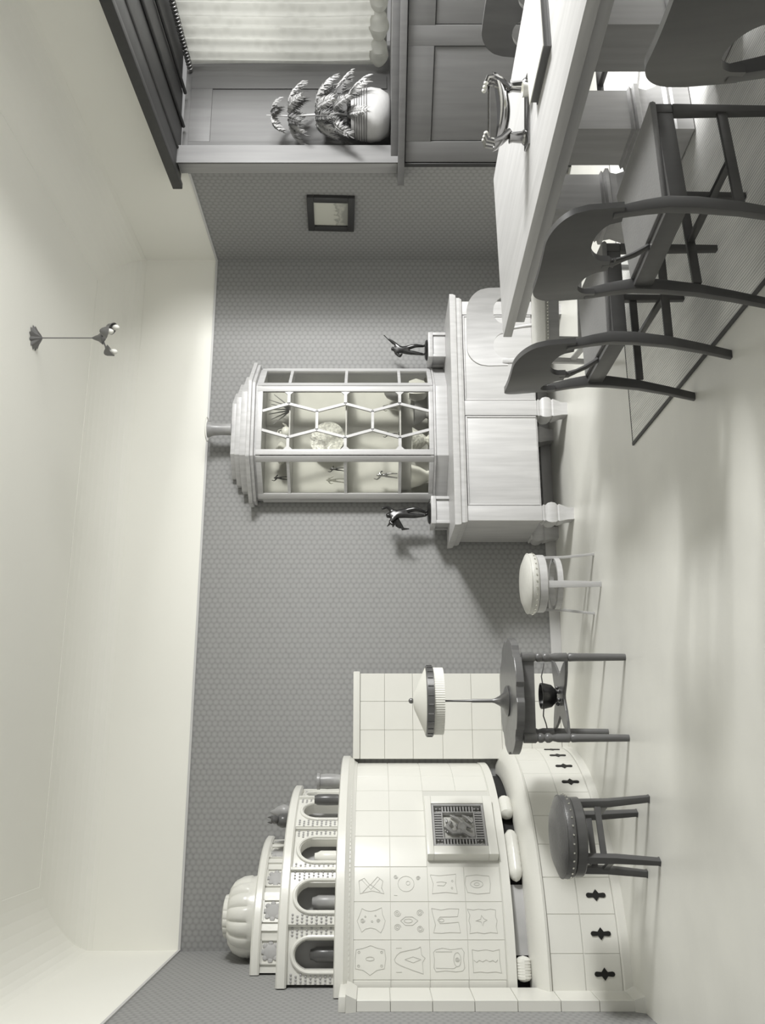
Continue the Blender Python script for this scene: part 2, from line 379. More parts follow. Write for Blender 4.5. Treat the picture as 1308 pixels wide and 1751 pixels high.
# cornice over the bay, with stepped soffit boards
cx0, cy0, cx1, cy1 = 4.275, 5.93, 4.12, 3.5
cd = Vector((cx1 - cx0, cy1 - cy0)).normalized(); cl = sqrt((cx1 - cx0) ** 2 + (cy1 - cy0) ** 2); ca = atan2(cd.y, cd.x)
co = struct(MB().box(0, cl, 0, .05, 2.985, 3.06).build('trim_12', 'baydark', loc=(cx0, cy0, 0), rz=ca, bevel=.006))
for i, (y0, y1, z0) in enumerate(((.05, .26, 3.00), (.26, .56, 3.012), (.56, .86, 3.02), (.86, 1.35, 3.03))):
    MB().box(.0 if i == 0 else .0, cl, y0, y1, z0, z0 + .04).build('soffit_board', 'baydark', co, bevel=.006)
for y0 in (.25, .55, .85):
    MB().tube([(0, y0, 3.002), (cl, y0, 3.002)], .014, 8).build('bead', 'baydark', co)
# window behind the curtain
wo = struct(MB().box(5.58, 5.66, 5.86, 5.95, 1.40, 3.0).build('window_1', 'oak', bevel=.004))
MB().box(5.58, 5.66, 4.6, 4.68, 1.40, 3.0).build('frame_post', 'oak', wo, bevel=.004)
MB().box(5.58, 5.66, 5.22, 5.28, 1.46, 2.94).build('mullion', 'oak', wo, bevel=.004)
for z in (1.40, 2.1, 2.94): MB().box(5.58, 5.66, 4.68, 5.86, z, z + .06).build('frame_rail', 'oak', wo, bevel=.004)
for y0, y1 in ((4.68, 5.22), (5.28, 5.86)):
    for z0, z1 in ((1.46, 2.1), (2.16, 2.94)): MB().box(5.615, 5.621, y0, y1, z0, z1).build('pane', 'glass', wo, smooth=0)
# curtain, its gathered hem and rod
ct = thing('curtain', 'pale sheer pleated curtain hanging from a beaded rod in the bay', 'curtain', (5.42, 5.5, 1.40))
def fold(a, b):
    y = .41 - 1.26 * a; z = .10 + 1.50 * b
    return (.022 * sin(a * 70 + .6 * sin(b * 3)) + .012 * sin(a * 26 + 1), y + .01 * (1 - b) * sin(b * 5), z)
cm = MB().grid(fold, 140, 20).build('pleated_cloth', 'curtain', ct)
def hem(y0, y1, k):
    mb = MB(); yc = (y0 + y1) / 2; mb.sphere((0, yc, .065), (.055, (y1 - y0) / 2 + .012, .075), 20, 12)
    for i, v in enumerate(mb.v): mb.v[i] = (v[0] * (1 + .15 * sin(v[1] * 60 + k)), v[1], .065 + (v[2] - .065) * (1 + .06 * sin(v[1] * 45 + k)))
    return mb
for k, (a, b) in enumerate(((.14, .41), (-.13, .14), (-.40, -.13), (-.62, -.40), (-.85, -.62))): hem(a, b, k).build('gathered_hem', 'curtain', ct)
rd = MB().tube([(-.03, .45, 1.585), (-.03, -.90, 1.585)], .012, 10).build('curtain_rod', 'rod', ct)
for i in range(37): MB().tube([(-.03 + .02 * cos(q * pi / 4), .40 - i * .034, 1.585 + .02 * sin(q * pi / 4)) for q in range(8)], .006, 6, True).build('ring', 'rod', rd)
# ------------------------------------------------------------------ plant on the sill
pl = thing('potted_plant', 'tiered plant with pale drooping frilled branches in a round ribbed pot on the bay sill', 'plant', (4.765, 5.70, 1.375))
pot = MB().lathe([(.10, 0), (.15, .02), (.185, .08), (.195, .15), (.185, .22), (.17, .275), (.16, .30), (.15, .30), (.14, .26), (.0, .26)], 36).build('pot', 'pot', pl, smooth=50)
for i in range(6): MB().tube([((.1955 - .0045 * i) * cos(q * pi / 16), (.1955 - .0045 * i) * sin(q * pi / 16), .185 + i * .018) for q in range(32)], .004, 6, True).build('rib', 'potring', pot)
random.seed(3)
MB().tube([(0, 0, .25), (.01, 0, .5), (0, .01, .75), (0, 0, .95)], [.012, .010, .007, .003], 8).build('stem', 'stem', pl)
def frond(a, L, z0, lift, droop, wd):
    mb = MB(); n = 18; spine = []
    for i in range(n + 1):
        t = i / n; spine.append(Vector((cos(a) * L * t, sin(a) * L * t, z0 + lift * sin(t * pi * .55) - droop * t ** 2.2)))
    mb.tube(spine, [.006 * (1 - .75 * i / n) for i in range(n + 1)], 6)
    side = Vector((-sin(a), cos(a), 0))
    for i in range(3, n + 1):
        t = i / n; wl = wd * (.35 + .65 * sin(pi * min(1, t * .95))); p = spine[i]; d = (spine[i] - spine[i - 1]).normalized()
        for sg in (-1, 1):
            for k in (0, .35, .7):
                o = p + d * (k * L / n); hang = random.uniform(.015, .05)
                tip = o + side * sg * wl * random.uniform(.75, 1.1) + d * random.uniform(.0, .03) + Vector((0, 0, -hang))
                mid = o.lerp(tip, .5) + Vector((0, 0, .014)); hw_ = random.uniform(.009, .014)
                mb.add([o, mid + d * hw_, tip, mid - d * hw_], [(0, 3, 2, 1)])
    return mb
for z0, nb, L, lift, droop, wd in ((.90, 5, .12, .02, .06, .035), (.76, 9, .23, .05, .13, .05), (.55, 10, .31, .06, .17, .06), (.42, 9, .30, .05, .15, .06), (.30, 8, .27, .08, .18, .055)):
    ph = random.uniform(0, 2)
    for k in range(nb):
        a_ = ph + 2 * pi * k / nb + random.uniform(-.15, .15)
        L_ = L * random.uniform(.9, 1.1)
        if sin(a_) > .1: L_ = min(L_, .165 / sin(a_))
        if cos(a_) < 0 and sin(a_) > -.35: L_ = min(L_, .155 / max(.3, -cos(a_)))
        frond(a_, L_, z0, lift, droop, wd).build('branch', 'leaf' if (k + nb) % 4 else 'leafd', pl, smooth=0)
# ------------------------------------------------------------------ small picture on the right wall
pf = thing('framed_picture', 'small landscape print in a wide black frame on the papered wall', 'picture', (XR, 6.42, 1.86))
for b in ((-.235, .235, .14, .195), (-.235, .235, -.195, -.14), (-.235, -.165, -.14, .14), (.165, .235, -.14, .14)):
    MB().box(-.03, 0, b[0], b[1], b[2], b[3]).build('frame', 'frame', pf, bevel=.006)
MB().box(-.014, -.004, -.165, .165, -.14, .14).build('print', 'print', pf, smooth=0)
MB().box(-.018, -.015, -.165, .165, -.14, .14).build('pane', 'glass', pf, smooth=0)
pf.rotation_euler = (radians(2.2), 0, 0)
# ------------------------------------------------------------------ ceiling light
cl_ = thing('ceiling_lamp', 'slender hanging ceiling lamp with crimped rose and small cone shades', 'lamp', (2.80, 5.52, ZC))
def rose():
    n = 48; prof = [(.010, -.055), (.025, -.045), (.050, -.022), (.078, -.002)]
    mb = MB(); mb.lathe(prof, n)
    for i, v in enumerate(mb.v):
        k = i % 4; f = 1 + .08 * k * cos((i // 4) * pi / 2) * .6
        mb.v[i] = (v[0] * f, v[1] * f, v[2])
    return mb
rose().build('ceiling_rose', 'lampm', cl_)
MB().tube([(0, 0, -.05), (0, 0, -.42)], .004, 8).build('rod', 'lampm', cl_)
MB().lathe([(.006, -.40), (.015, -.42), (.022, -.44), (.045, -.47), (.03, -.475), (.012, -.49)], 18).build('hub', 'lampm', cl_)
for a in (15, 165, 270):
    ca_ = cos(radians(a)); sa_ = sin(radians(a))
    ar = MB().tube([(.02 * ca_, .02 * sa_, -.475), (.06 * ca_, .06 * sa_, -.49), (.09 * ca_, .09 * sa_, -.492)], .005, 8).build('arm', 'lampm', cl_)
    mb = MB().lathe([(.008, .02), (.02, .01), (.045, -.03), (.042, -.03), (.012, .005)], 16)
    mb.xf(Matrix.Translation((.10 * ca_, .10 * sa_, -.50)) @ Matrix.Rotation(radians(30), 4, Vector((-sa_, ca_, 0)))); mb.build('shade', 'lampm', ar)
    MB().sphere((.095 * ca_, .095 * sa_, -.545), (.02, .02, .028), 12, 8).build('bulb', 'bulb', ar)
# ------------------------------------------------------------------ corner tile stove
sv = thing('tile_stove', 'big white quarter-round tiled stove with stepped domed top filling the corner', 'stove', (XL, YB, 0))
G = .004
# core
MB().arc([(0, .0), (1.436, 0), (1.436, .466), (1.30, .54), (1.22, .54), (1.22, .66), (1.326, .66), (1.326, 1.66), (0, 1.66)], 0.2, 89.8, 40).build('core', 'joint', sv)
# bench tiles
ba = [88.5 - 8.5 * i for i in range(11)]
CROSS = [(.010, -.056), (.014, -.046), (.011, -.018), (.024, -.008), (.034, 0), (.024, .008), (.011, .018), (.014, .046), (.010, .056)]
def cross_poly():
    right = [(.0, -.060)] + CROSS + [(.0, .060)]
    return right + [(-x, z) for x, z in reversed(CROSS)]
for i in range(10):
    for z0, z1 in ((.27, .465), (.055, .266)):
        tl = MB().arcb(1.41, 1.44, ba[i + 1] + .05, ba[i] - .05, z0 + .001, z1 - .001, 4).build('tile', 'tile', sv, bevel=.0015, seg=1)
        if z0 < .1:
            a = radians((ba[i] + ba[i + 1]) / 2); mb = MB()
            mb.prismy(cross_poly(), -.006, .004)
            mb.xf(Matrix.Translation((1.440 * cos(a), -1.440 * sin(a), .155)) @ Matrix.Rotation(pi / 2 - a, 4, 'Z'))
            mb.build('vent_slot', 'iron', tl)
MB().arc([(1.40, 0), (1.455, 0), (1.455, .045), (1.445, .053), (1.40, .053)], .2, 89.6, 40).build('foot_moulding', 'tileb', sv)
MB().arc([(1.25, .52), (1.25, .565), (1.31, .565), (1.40, .53), (1.45, .50), (1.462, .485), (1.455, .470), (1.42, .466)], .2, 89.6, 40).build('bench_top', 'tileb', sv, smooth=40)
# slot with padded supports
for a0, a1 in ((80.5, 86.8), (46, 62), (33, 41)):
    mb = MB()
    def pad(u, v, a0=a0, a1=a1):
        a = radians(a0 + (a1 - a0) * u); q = 2 * pi * v; e = min(1, min(u, 1 - u) * 7) ** .5
        rr = .045 * e * (1 + .05 * sin(u * 60) * sin(q * 2)); return ((1.30 + rr * 1.1 * cos(q)) * cos(a), -(1.30 + rr * 1.1 * cos(q)) * sin(a), .606 + rr * sin(q))
    mb.grid(pad, 24, 14).build('bolster', 'tile', sv)
MB().arcb(1.20, 1.255, 62, 80.5, .55, .66, 8).build('slot_lining', 'niche', sv)
MB().arcb(1.20, 1.235, 2, 62, .55, .66, 14).build('slot_lining', 'soot_shade', sv)  # near-black lining stands in for the shade inside the slot
MB().arcb(1.20, 1.235, 80.5, 89.5, .55, .66, 4).build('slot_lining', 'soot_shade', sv)
# lower band of the body and tile rows
MB().arc([(1.27, .652), (1.335, .652), (1.335, .705), (1.31, .712), (1.27, .712)], .3, 89.7, 40).build('band', 'tileb', sv)
bb = [86.1 - 9.25 * i for i in range(10)]
rows = [(1.402, 1.625), (1.168, 1.398), (.938, 1.164), (.714, .934)]
tiles = {}
for r, (z0, z1) in enumerate(rows):
    for i in range(9):
        if r >= 2 and i in (3, 4, 5): continue
        tiles[(i, r)] = MB().arcb(1.30, 1.33, bb[i + 1] + .05, bb[i] - .05, z0 - .001, z1 + .001, 4).build('tile', 'tile', sv, bevel=.0015, seg=1)
    MB().arcb(1.30, 1.33, 86.2, 89.6, z0, z1, 2).build('tile', 'tile', sv, bevel=.003, seg=1)
    MB().arcb(1.30, 1.33, .4, 2.75, z0, z1, 2).build('tile', 'tile', sv, bevel=.003, seg=1)
# line drawings on the tiles (cell coordinates 0..1: across from the window side, down)
def ell(cx, cy, a, b, n=16): return [(cx + a * cos(2 * pi * i / n), cy + b * sin(2 * pi * i / n)) for i in range(n + 1)]
def spir(cx, cy, r, k=1, n=22): return [(cx + r * (1 - .85 * i / n) * cos(k * 4.2 * pi * i / n), cy + r * (1 - .85 * i / n) * sin(k * 4.2 * pi * i / n)) for i in range(n + 1)]
CELLX = [(66, 334), (337, 608), (612, 884), (890, 1160)]; CELLY = [(632, 915), (352, 625), (95, 345)]
D = {
 (0,0): [[(85,700),(135,690),(190,670),(240,690),(290,700),(298,765),(288,835),(235,845),(185,880),(135,845),(80,835),(78,765),(85,700)], ell(185,765,30,14), ell(105,718,8,7), ell(268,718,8,7), ell(103,815,8,7), ell(268,815,8,7)],
 (0,1): [[(545,680),(552,740),(575,760),(555,790),(560,870),(500,850),(400,812),(365,790),(358,770),(375,740),(400,718),(460,705),(515,695),(545,680)], [(430,770),(460,760),(490,750),(520,762),(545,770),(490,792),(430,770)], [(370,690),(410,688)], [(370,858),(410,858)]],
 (0,2): [[(650,700),(700,688),(760,700),(840,690),(856,720),(850,770),(856,830),(840,850),(790,856),(720,848),(650,856),(636,830),(640,770),(634,720),(650,700)], [(650,715),(770,715)], [(650,830),(780,832),(800,815)], ell(805,770,26,50), spir(805,770,18)],
 (0,3): [[(915,700),(960,708),(1020,700),(1070,710),(1118,698),(1115,780),(1125,865),(1080,856),(1020,862),(970,856),(920,862),(918,780),(915,700)], [(925,775),(945,790),(965,775),(990,785),(1015,772),(1040,785),(1065,775),(1085,790),(1100,772)]],
 (1,0): [[(125,400),(150,415),(185,422),(225,415),(270,395),(278,450),(296,490),(282,540),(262,575),(225,548),(190,540),(150,548),(125,570),(108,535),(90,490),(108,450),(125,400)], spir(130,488,18), spir(245,490,14,-1), ell(200,495,6,6), ell(150,460,5,5), ell(225,455,5,5)],
 (1,1): [spir(382,435,26), spir(545,435,26,-1), spir(382,537,26,-1), spir(545,545,26), ell(460,490,30,14), [(405,490),(440,462),(490,462),(530,490),(490,522),(440,522),(405,490)]],
 (1,2): [[(630,400),(700,412),(760,402),(832,405),(820,460),(760,462),(690,462),(672,485),(690,510),(760,505),(826,500),(836,575),(760,572),(700,578),(640,575),(655,520),(640,455),(630,400)], ell(700,486,18,12)],
 (1,3): [[(895,405),(940,412),(980,405),(1030,412),(1070,405),(1108,412),(1104,460),(1114,490),(1104,530),(1112,578),(1060,572),(1010,580),(960,572),(905,580),(912,530),(902,490),(912,450),(895,405)], [(1000,450),(1015,475),(1040,485),(1015,495),(1005,525),(995,497),(955,490),(992,478),(1000,450)]],
 (2,0): [[(100,200),(140,180),(185,230),(240,170),(280,200),(270,250),(290,290),(200,270),(110,290),(100,200)], [(120,190),(190,260),(255,185)], [(130,280),(185,225),(260,275)]],
 (2,1): [ell(450,220,60,55), ell(465,215,14,14), spir(375,170,16), spir(540,180,16,-1), [(360,300),(385,302)]],
 (2,2): [[(630,155),(700,162),(825,150),(818,215),(828,290),(740,280),(640,290),(650,220),(630,155)], [(675,210),(710,205),(750,212),(730,235),(680,232)], ell(795,200,6,6), ell(790,250,6,6)],
 (2,3): [[(900,165),(980,155),(1080,165),(1085,220),(1075,285),(980,292),(905,280),(890,220),(900,165)], ell(980,222,48,26), ell(980,222,20,10)],
}
for (ci, ri), polys in D.items():
    x0, x1 = CELLX[ri]; y0, y1 = CELLY[ci]; z0, z1 = rows[ri]; a_l, a_r = bb[ci], bb[ci + 1]; mb = MB()
    for pl_ in polys:
        pts = []
        for px, py in pl_:
            z = z1 - (px - x0) / (x1 - x0) * (z1 - z0); a = radians(a_l + (y1 - py) / (y1 - y0) * (a_r - a_l))
            pts.append((1.3305 * cos(a), -1.3305 * sin(a), z))
        mb.tube(pts, .0022, 5)
    mb.build('line_drawing', 'orn', tiles[(ci, ri)])
# body cornice
MB().arc([(1.20, 1.626), (1.335, 1.626), (1.345, 1.645), (1.36, 1.655), (1.372, 1.675), (1.385, 1.685), (1.385, 1.735), (1.37, 1.742), (0, 1.742), (0, 1.66)], .3, 89.7, 40).build('cornice', 'tileb', sv, smooth=35)
mb = MB()
for i in range(70): mb.arcb(1.345, 1.360, 2 + i * 1.25, 2.8 + i * 1.25, 1.652, 1.666, 1)
bd = mb.build('bead_course', 'tileb', sv); bd['kind'] = 'stuff'
# fire door grille
gf = radians(46.3); gm = Matrix.Translation((1.325 * cos(gf), -1.325 * sin(gf), .945)) @ Matrix.Rotation(pi / 2 - gf, 4, 'Z')   # local x across, local -y outward
def gpart(mb, name, m, par=sv, **k): mb.xf(gm); return mb.build(name, m, par, **k)
surround = MB()
for b in ((-.236, .236, .175, .218), (-.236, .236, -.235, -.175), (-.236, -.172, -.175, .175), (.172, .236, -.175, .175)): surround.box(b[0], b[1], -.045, .13, b[2], b[3])
so_ = gpart(surround, 'door_surround', 'tile', bevel=.004)
gpart(MB().box(-.172, .172, .01, .13, -.175, .175), 'fire_chamber', 'soot_shade')
gr = MB()
for b in ((-.17, .17, .158, .173), (-.17, .17, -.173, -.158), (-.17, -.155, -.158, .158), (.155, .17, -.158, .158)): gr.box(b[0], b[1], -.04, .012, b[2], b[3])
go = gpart(gr, 'grille_frame', 'ironl', bevel=.002, seg=1)
g2 = MB()
for b in ((-.11, .11, .102, .110), (-.11, .11, -.110, -.102), (-.11, -.102, -.102, .102), (.102, .11, -.102, .102)): g2.box(b[0], b[1], -.034, .0, b[2], b[3])
for k in range(11):
    p = -.1 + k * .02
    for sgn in (-1, 1):
        g2.box(p - .005, p + .005, -.03, -.005, sgn * .134 - .026, sgn * .134 + .026)
        g2.box(sgn * .134 - .026, sgn * .134 + .026, -.03, -.005, p - .005, p + .005)
for sx in (-1, 1):
    for sz in (-1, 1):
        for q in range(4): g2.sphere((sx * (.128 + .018 * cos(q * pi / 2 + .78)), -.02, sz * (.128 + .018 * sin(q * pi / 2 + .78))), .008, 8, 5)
gpart(g2, 'grille_bars', 'ironl', go)
rel = MB()
random.seed(5)
rel.tube([(-.09, -.02, -.09), (-.05, -.03, -.03), (-.06, -.03, .04), (-.02, -.03, .08), (.03, -.03, .05)], [.012, .02, .016, .02, .01], 8)
rel.tube([(-.02, -.03, -.08), (.01, -.035, -.03), (.05, -.03, .0), (.09, -.02, .05)], [.01, .018, .014, .006], 8)
rel.tube([(.02, -.03, -.09), (.06, -.03, -.06), (.09, -.02, -.03)], [.008, .012, .006], 8)
rel.sphere((-.02, -.035, -.02), (.045, .016, .03), 12, 8); rel.sphere((-.055, -.04, .0), (.02, .014, .02), 10, 6)
for k in range(12): rel.sphere((random.uniform(-.09, .09), -.02, random.uniform(-.09, .09)), (.012, .006, .009), 8, 5)
gpart(rel, 'grille_relief', 'ironl', go)
# pier against the left wall
pm = MB().box(0, .05, -1.64, -1.38, 0, 1.64).build('pier_core', 'joint', sv, smooth=0)
pz = [0, .245, .46, .70, .94, 1.175, 1.41, 1.60]
for z0, z1 in zip(pz, pz[1:]): MB().box(.0, .058, -1.655, -1.36, z0 + .0015, z1 - .0015).build('tile', 'tile', sv, bevel=.002, seg=1)
MB().frust((0, .062, -1.66, -1.34), 1.60, (0, .095, -1.69, -1.33), 1.66).build('pier_cap', 'tileb', sv)
MB().box(0, .08, -1.675, -1.33, 1.66, 1.70).build('pier_cap', 'tileb', sv, bevel=.006)
MB().frust((0, .085, -1.69, -1.40), 0, (0, .06, -1.657, -1.40), .05).build('pier_foot', 'tileb', sv)
# lower gallery: arched bays round a dark inner drum
def pol(R, a, z): a = radians(a); return (R * cos(a), -R * sin(a), z)
MB().arcb(0.0, .98, .5, 89.5, 1.742, 2.04, 24).build('inner_drum', 'niche', sv)
bays = [(89.0, 72.0), (72.0, 55.0), (55.0, 37.5), (37.5, 20.0), (20.0, 2.0)]
def arch_bay(a0, a1, R, z0, z1, k):
    # wall of one bay with an arched opening, thickness .07 (cells over angle x height)
    mb = MB(); nu = 24; am = (a0 + a1) / 2; hw = abs(a0 - a1) * .27; zs = z0 + (z1 - z0) * .50; top = (z1 - z0) * .34
    Ro = R + (.018 if k % 2 else -.012)
    for i in range(nu):
        b0 = a0 + (a1 - a0) * i / nu; b1 = a0 + (a1 - a0) * (i + 1) / nu
        def zb(a):
            q = abs(a - am) / hw
            return z0 if q >= 1 else zs + top * sqrt(max(0, 1 - q * q))
        za, zc = zb(b0), zb(b1)
        if (abs((b0 + b1) / 2 - am) / hw) >= 1: za = zc = z0
        vs = [pol(Ro - .07, b0, za), pol(Ro, b0, za), pol(Ro, b0, z1), pol(Ro - .07, b0, z1), pol(Ro - .07, b1, zc), pol(Ro, b1, zc), pol(Ro, b1, z1), pol(Ro - .07, b1, z1)]
        mb.add(vs, [(0,1,2,3),(7,6,5,4),(0,4,5,1),(1,5,6,2),(2,6,7,3),(3,7,4,0)])
    ob = mb.build('arched_bay', 'tileb', sv, smooth=25)
    # moulded arch rim
    rim = []
    for i in range(21):
        q = pi * i / 20; rim.append(pol(Ro + .004, am + hw * 1.12 * cos(q) * (1 if a0 > a1 else -1), zs + top * 1.15 * sin(q)))
    rim = [pol(Ro + .004, am + hw * 1.12, z0 + .01)] + rim + [pol(Ro + .004, am - hw * 1.12, z0 + .01)]
    MB().tube(rim, .012, 8).build('arch_rim', 'tileb', ob)
    # dimpled pilasters
    dm = MB()
    for aa in (a0 - abs(a0 - a1) * .11, a1 + abs(a0 - a1) * .11):
        for r_ in range(9):
            for c_ in range(3): dm.sphere(pol(Ro + .002, aa + (c_ - 1) * 1.0 + (.5 if r_ % 2 else 0), z0 + .03 + r_ * (z1 - z0 - .06) / 8), .0075, 6, 4)
    dd = dm.build('dimple_course', 'niche', ob); dd['kind'] = 'stuff'
    MB().arcb(Ro - .03, Ro + .022, a1 - .5, a1 + .5, z0, z1, 1).build('pilaster', 'tileb', ob, bevel=.004)
for k, (a0, a1) in enumerate(bays):
    arch_bay(a0, a1, 1.13, 1.742, 2.045, k)
MB().arc([(0, 2.04), (1.15, 2.04), (1.165, 2.05), (1.165, 2.095), (1.15, 2.105), (0, 2.105)], .4, 89.6, 36).build('gallery_cornice', 'tileb', sv)
# upper gallery with framed rosettes
ub = [89.0, 70.5, 52.0, 33.5, 15.0, 1.0]
for k in range(5):
    a0, a1 = ub[k], ub[k + 1]; Ro = .77 + (.012 if k % 2 else 0)
    p0 = Vector(pol(Ro, a0, 0)); p1 = Vector(pol(Ro, a1, 0)); d = (p1 - p0); L = d.length; an = atan2(d.y, d.x)
    fm = Matrix.Translation(p0) @ Matrix.Rotation(an, 4, 'Z')
    nrm = -1 if (Matrix.Rotation(an, 4, 'Z') @ Vector((0, -1, 0))).dot((p0 + p1) / 2) > 0 else 1
    b = MB().box(0, L, 0, -nrm * .12, 2.105, 2.26).xf(fm).build('rosette_panel', 'tileb', sv, smooth=0)
    fr = MB(); cxm, hw_ = L / 2, L * .30
    for q in ((cxm - hw_, cxm + hw_, 2.242, 2.25), (cxm - hw_, cxm + hw_, 2.115, 2.123), (cxm - hw_, cxm - hw_ + .008, 2.115, 2.25), (cxm + hw_ - .008, cxm + hw_, 2.115, 2.25)): fr.box(q[0], q[1], nrm * .012, 0, q[2], q[3])
    fr.xf(fm).build('panel_frame', 'tileb', b)
    rs = MB(); rs.sphere((cxm, 0, 2.182), (.052, .014, .052), 16, 8)
    for q in range(8): rs.sphere((cxm + .05 * cos(q * pi / 4), 0, 2.182 + .05 * sin(q * pi / 4)), (.018, .012, .018), 8, 5)
    rs.xf(fm).build('rosette', 'niche', b)
MB().arcb(0, .70, .5, 89.5, 2.105, 2.26, 20).build('upper_drum', 'tileb', sv)
MB().arc([(0, 2.25), (.79, 2.25), (.80, 2.262), (.80, 2.30), (.785, 2.312), (0, 2.312)], .4, 89.6, 30).build('gallery_cornice', 'tileb', sv)
# melon dome
prof = [(.262, 0), (.268, .03), (.262, .06), (.27, .075), (.262, .13), (.235, .185), (.19, .215), (.15, .222), (.14, .25), (.10, .262), (0, .266)]
dm = MB().lathe(prof, 128, (.285, -.31, 2.305))
for i in range(len(dm.v)):
    k = i % len(prof); a = 2 * pi * (i // len(prof)) / 128
    if 3 <= k <= 7:
        f = 1 - .075 * (1 - abs(sin(a * 8)) ** .5) - (.02 if k == 7 else 0)
        x, y, z = dm.v[i]; dm.v[i] = (.285 + (x - .285) * f, -.31 + (y + .31) * f, z)
dm.build('dome', 'tileb', sv, smooth=40)
# tiled wall slab beside the stove
ts = thing('tiled_wall_slab', 'low white tiled heat shield on the papered wall beside the stove', 'tile panel', (.05, YB, 0))
MB().box(-.02, .63, -.055, -.001, 0, 1.61).build('backing', 'joint', ts, smooth=0)
zr = [0.05, .28, .51, .74, .97, 1.20, 1.42, 1.61]
for i in range(3):
    for z0, z1 in zip(zr, zr[1:]): MB().box(-.02 + i * .217 + .001, -.02 + (i + 1) * .217 - .001, -.065, -.02, z0 + .001, z1 - .001).build('tile', 'tile', ts, bevel=.002, seg=1)
MB().box(-.02, .645, -.08, -.001, 1.612, 1.665).build('top_moulding', 'tileb', ts, bevel=.008)
MB().box(-.02, .64, -.075, -.001, 0, .048).build('foot_moulding', 'tileb', ts, bevel=.004)

# vases and figures on the stove ledges
def vase(name, label, loc, prof, m, group=None, cat='vase'):
    o = MB().lathe(prof, 24, (0, 0, 0)).build(name, m, None, loc, smooth=50); tag(o, label, cat, group); return o
def sp(R, a, z): p = pol(R, a, z); return (XL + p[0], YB + p[1], p[2])
vase('beaker', 'grey stoneware beaker on the stove ledge nearest the papered wall', sp(1.26, 17.5, 1.742), [(.045, 0), (.052, .03), (.055, .10), (.05, .15), (.058, .155), (.058, .175), (.05, .175), (.044, .15), (.0, .02)], 'cerg')
vase('flask', 'slim dark flask on the stove ledge beside the grey beaker', sp(1.28, 32, 1.742), [(.03, 0), (.036, .01), (.038, .09), (.036, .15), (.028, .168), (.028, .172), (.0, .172)], 'cerd')
ow = thing('owl_figure', 'small dark stoneware bird sitting on the lower stove cornice', 'figurine', sp(1.02, 24, 2.105))
MB().sphere((0, 0, .05), (.05, .06, .052), 14, 10).build('body', 'cerd', ow); MB().sphere((.01, -.035, .105), (.032, .034, .03), 12, 8).build('head', 'cerd', ow)
MB().lathe([(.012, .0), (.006, .02), (0, .035)], 8, (.025, -.04, .125)).build('ear', 'cerd', ow); MB().lathe([(.012, .0), (.006, .02), (0, .035)], 8, (-.01, -.035, .125)).build('ear', 'cerd', ow)
vase('lidded_jar', 'grey pointed jar beside the bird on the lower stove cornice', sp(1.03, 17, 2.105), [(.03, 0), (.05, .03), (.055, .06), (.04, .10), (.02, .13), (.006, .155), (0, .16)], 'cerg', None, 'jar')
# pots standing in the arched bays
for a, m, lb in ((80.5, 'cerd', 'dark cylindrical pot in the stove arch next to the pier'), (63.5, 'cerg', 'grey pot with pale lid knob inside the second stove arch'), (46.3, 'cer', 'pale round pot inside the third stove arch')):
    vase('niche_pot', lb, sp(1.035, a, 1.742), [(.035, 0), (.045, .02), (.045, .12), (.035, .14), (.03, .16), (.0, .165)], m, None, 'pot')

# ------------------------------------------------------------------ sideboard
CX0, CX1, CY0, CY1 = 1.745, 3.57, 6.40, 7.125
sb = thing('sideboard', 'long pale oak sideboard on moulded feet beneath the glass cabinet', 'sideboard', ((CX0 + CX1) / 2, 6.76, 0))
ox, oy = (CX0 + CX1) / 2, 6.76
def sbox(name, b, m='oak', par=sb, bevel=.004, **k): return MB().box(b[0] - ox, b[1] - ox, b[2] - oy, b[3] - oy, b[4], b[5]).build(name, m, par, bevel=bevel, **k)
sbox('body', (CX0 + .012, CX1 - .012, CY0 + .02, CY1, .24, .80))
for a, b in ((CX0, 1.862), (2.59, 2.712), (3.453, CX1)): sbox('pilaster', (a, b, CY0, CY0 + .05, .24, .80))
for a, b in ((1.866, 2.586), (2.716, 3.449)):
    dr = sbox('door', (a, b, CY0 + .012, CY0 + .045, .25, .795))
    sbox('bead', (a, b, CY0 + .004, CY0 + .02, .783, .795), par=dr, bevel=.003); 
    for q in (a, b - .012): sbox('bead', (q, q + .012, CY0 + .004, CY0 + .02, .25, .783), par=dr, bevel=.003)
mold = [(.0, .80), (.012, .803), (.02, .822), (.02, .845), (.035, .852), (.042, .875), (.042, .90)]
pr = MB()
n = len(mold)
vs_ = []
for d, z in mold: vs_ += [(CX0 - d - ox, CY1 - oy, z), (CX0 - d - ox, CY0 - d - oy, z), (CX1 + d - ox, CY0 - d - oy, z), (CX1 + d - ox, CY1 - oy, z)]
fs_ = [(3, 2, 1, 0), tuple((n - 1) * 4 + k for k in range(4))]
for i in range(n - 1):
    for k in range(4): fs_.append((i * 4 + k, i * 4 + (k + 1) % 4, i * 4 + 4 + (k + 1) % 4, i * 4 + 4 + k))
pr.add(vs_, fs_); pr.build('top', 'oak', sb, smooth=20)
def foot(x0, x1, y0, y1):
    mb = MB(); pf_ = [(0, .24), (.012, .23), (.006, .215), (.02, .20), (.026, .175), (.022, .145), (.008, .125), (.014, .115), (.005, .08), (-.004, .05), (-.008, 0)]
    vs = []
    for d, z in pf_: vs += [(x0 - d - ox, y0 - d - oy, z), (x1 + d - ox, y0 - d - oy, z), (x1 + d - ox, y1 + d - oy, z), (x0 - d - ox, y1 + d - oy, z)]
    m_ = len(pf_); fs = [(0, 1, 2, 3), tuple((m_ - 1) * 4 + k for k in range(3, -1, -1))]
    for i in range(m_ - 1):
        for k in range(4): fs.append((i * 4 + k, i * 4 + (k + 1) % 4, i * 4 + 4 + (k + 1) % 4, i * 4 + 4 + k))
    return mb.add(vs, fs)
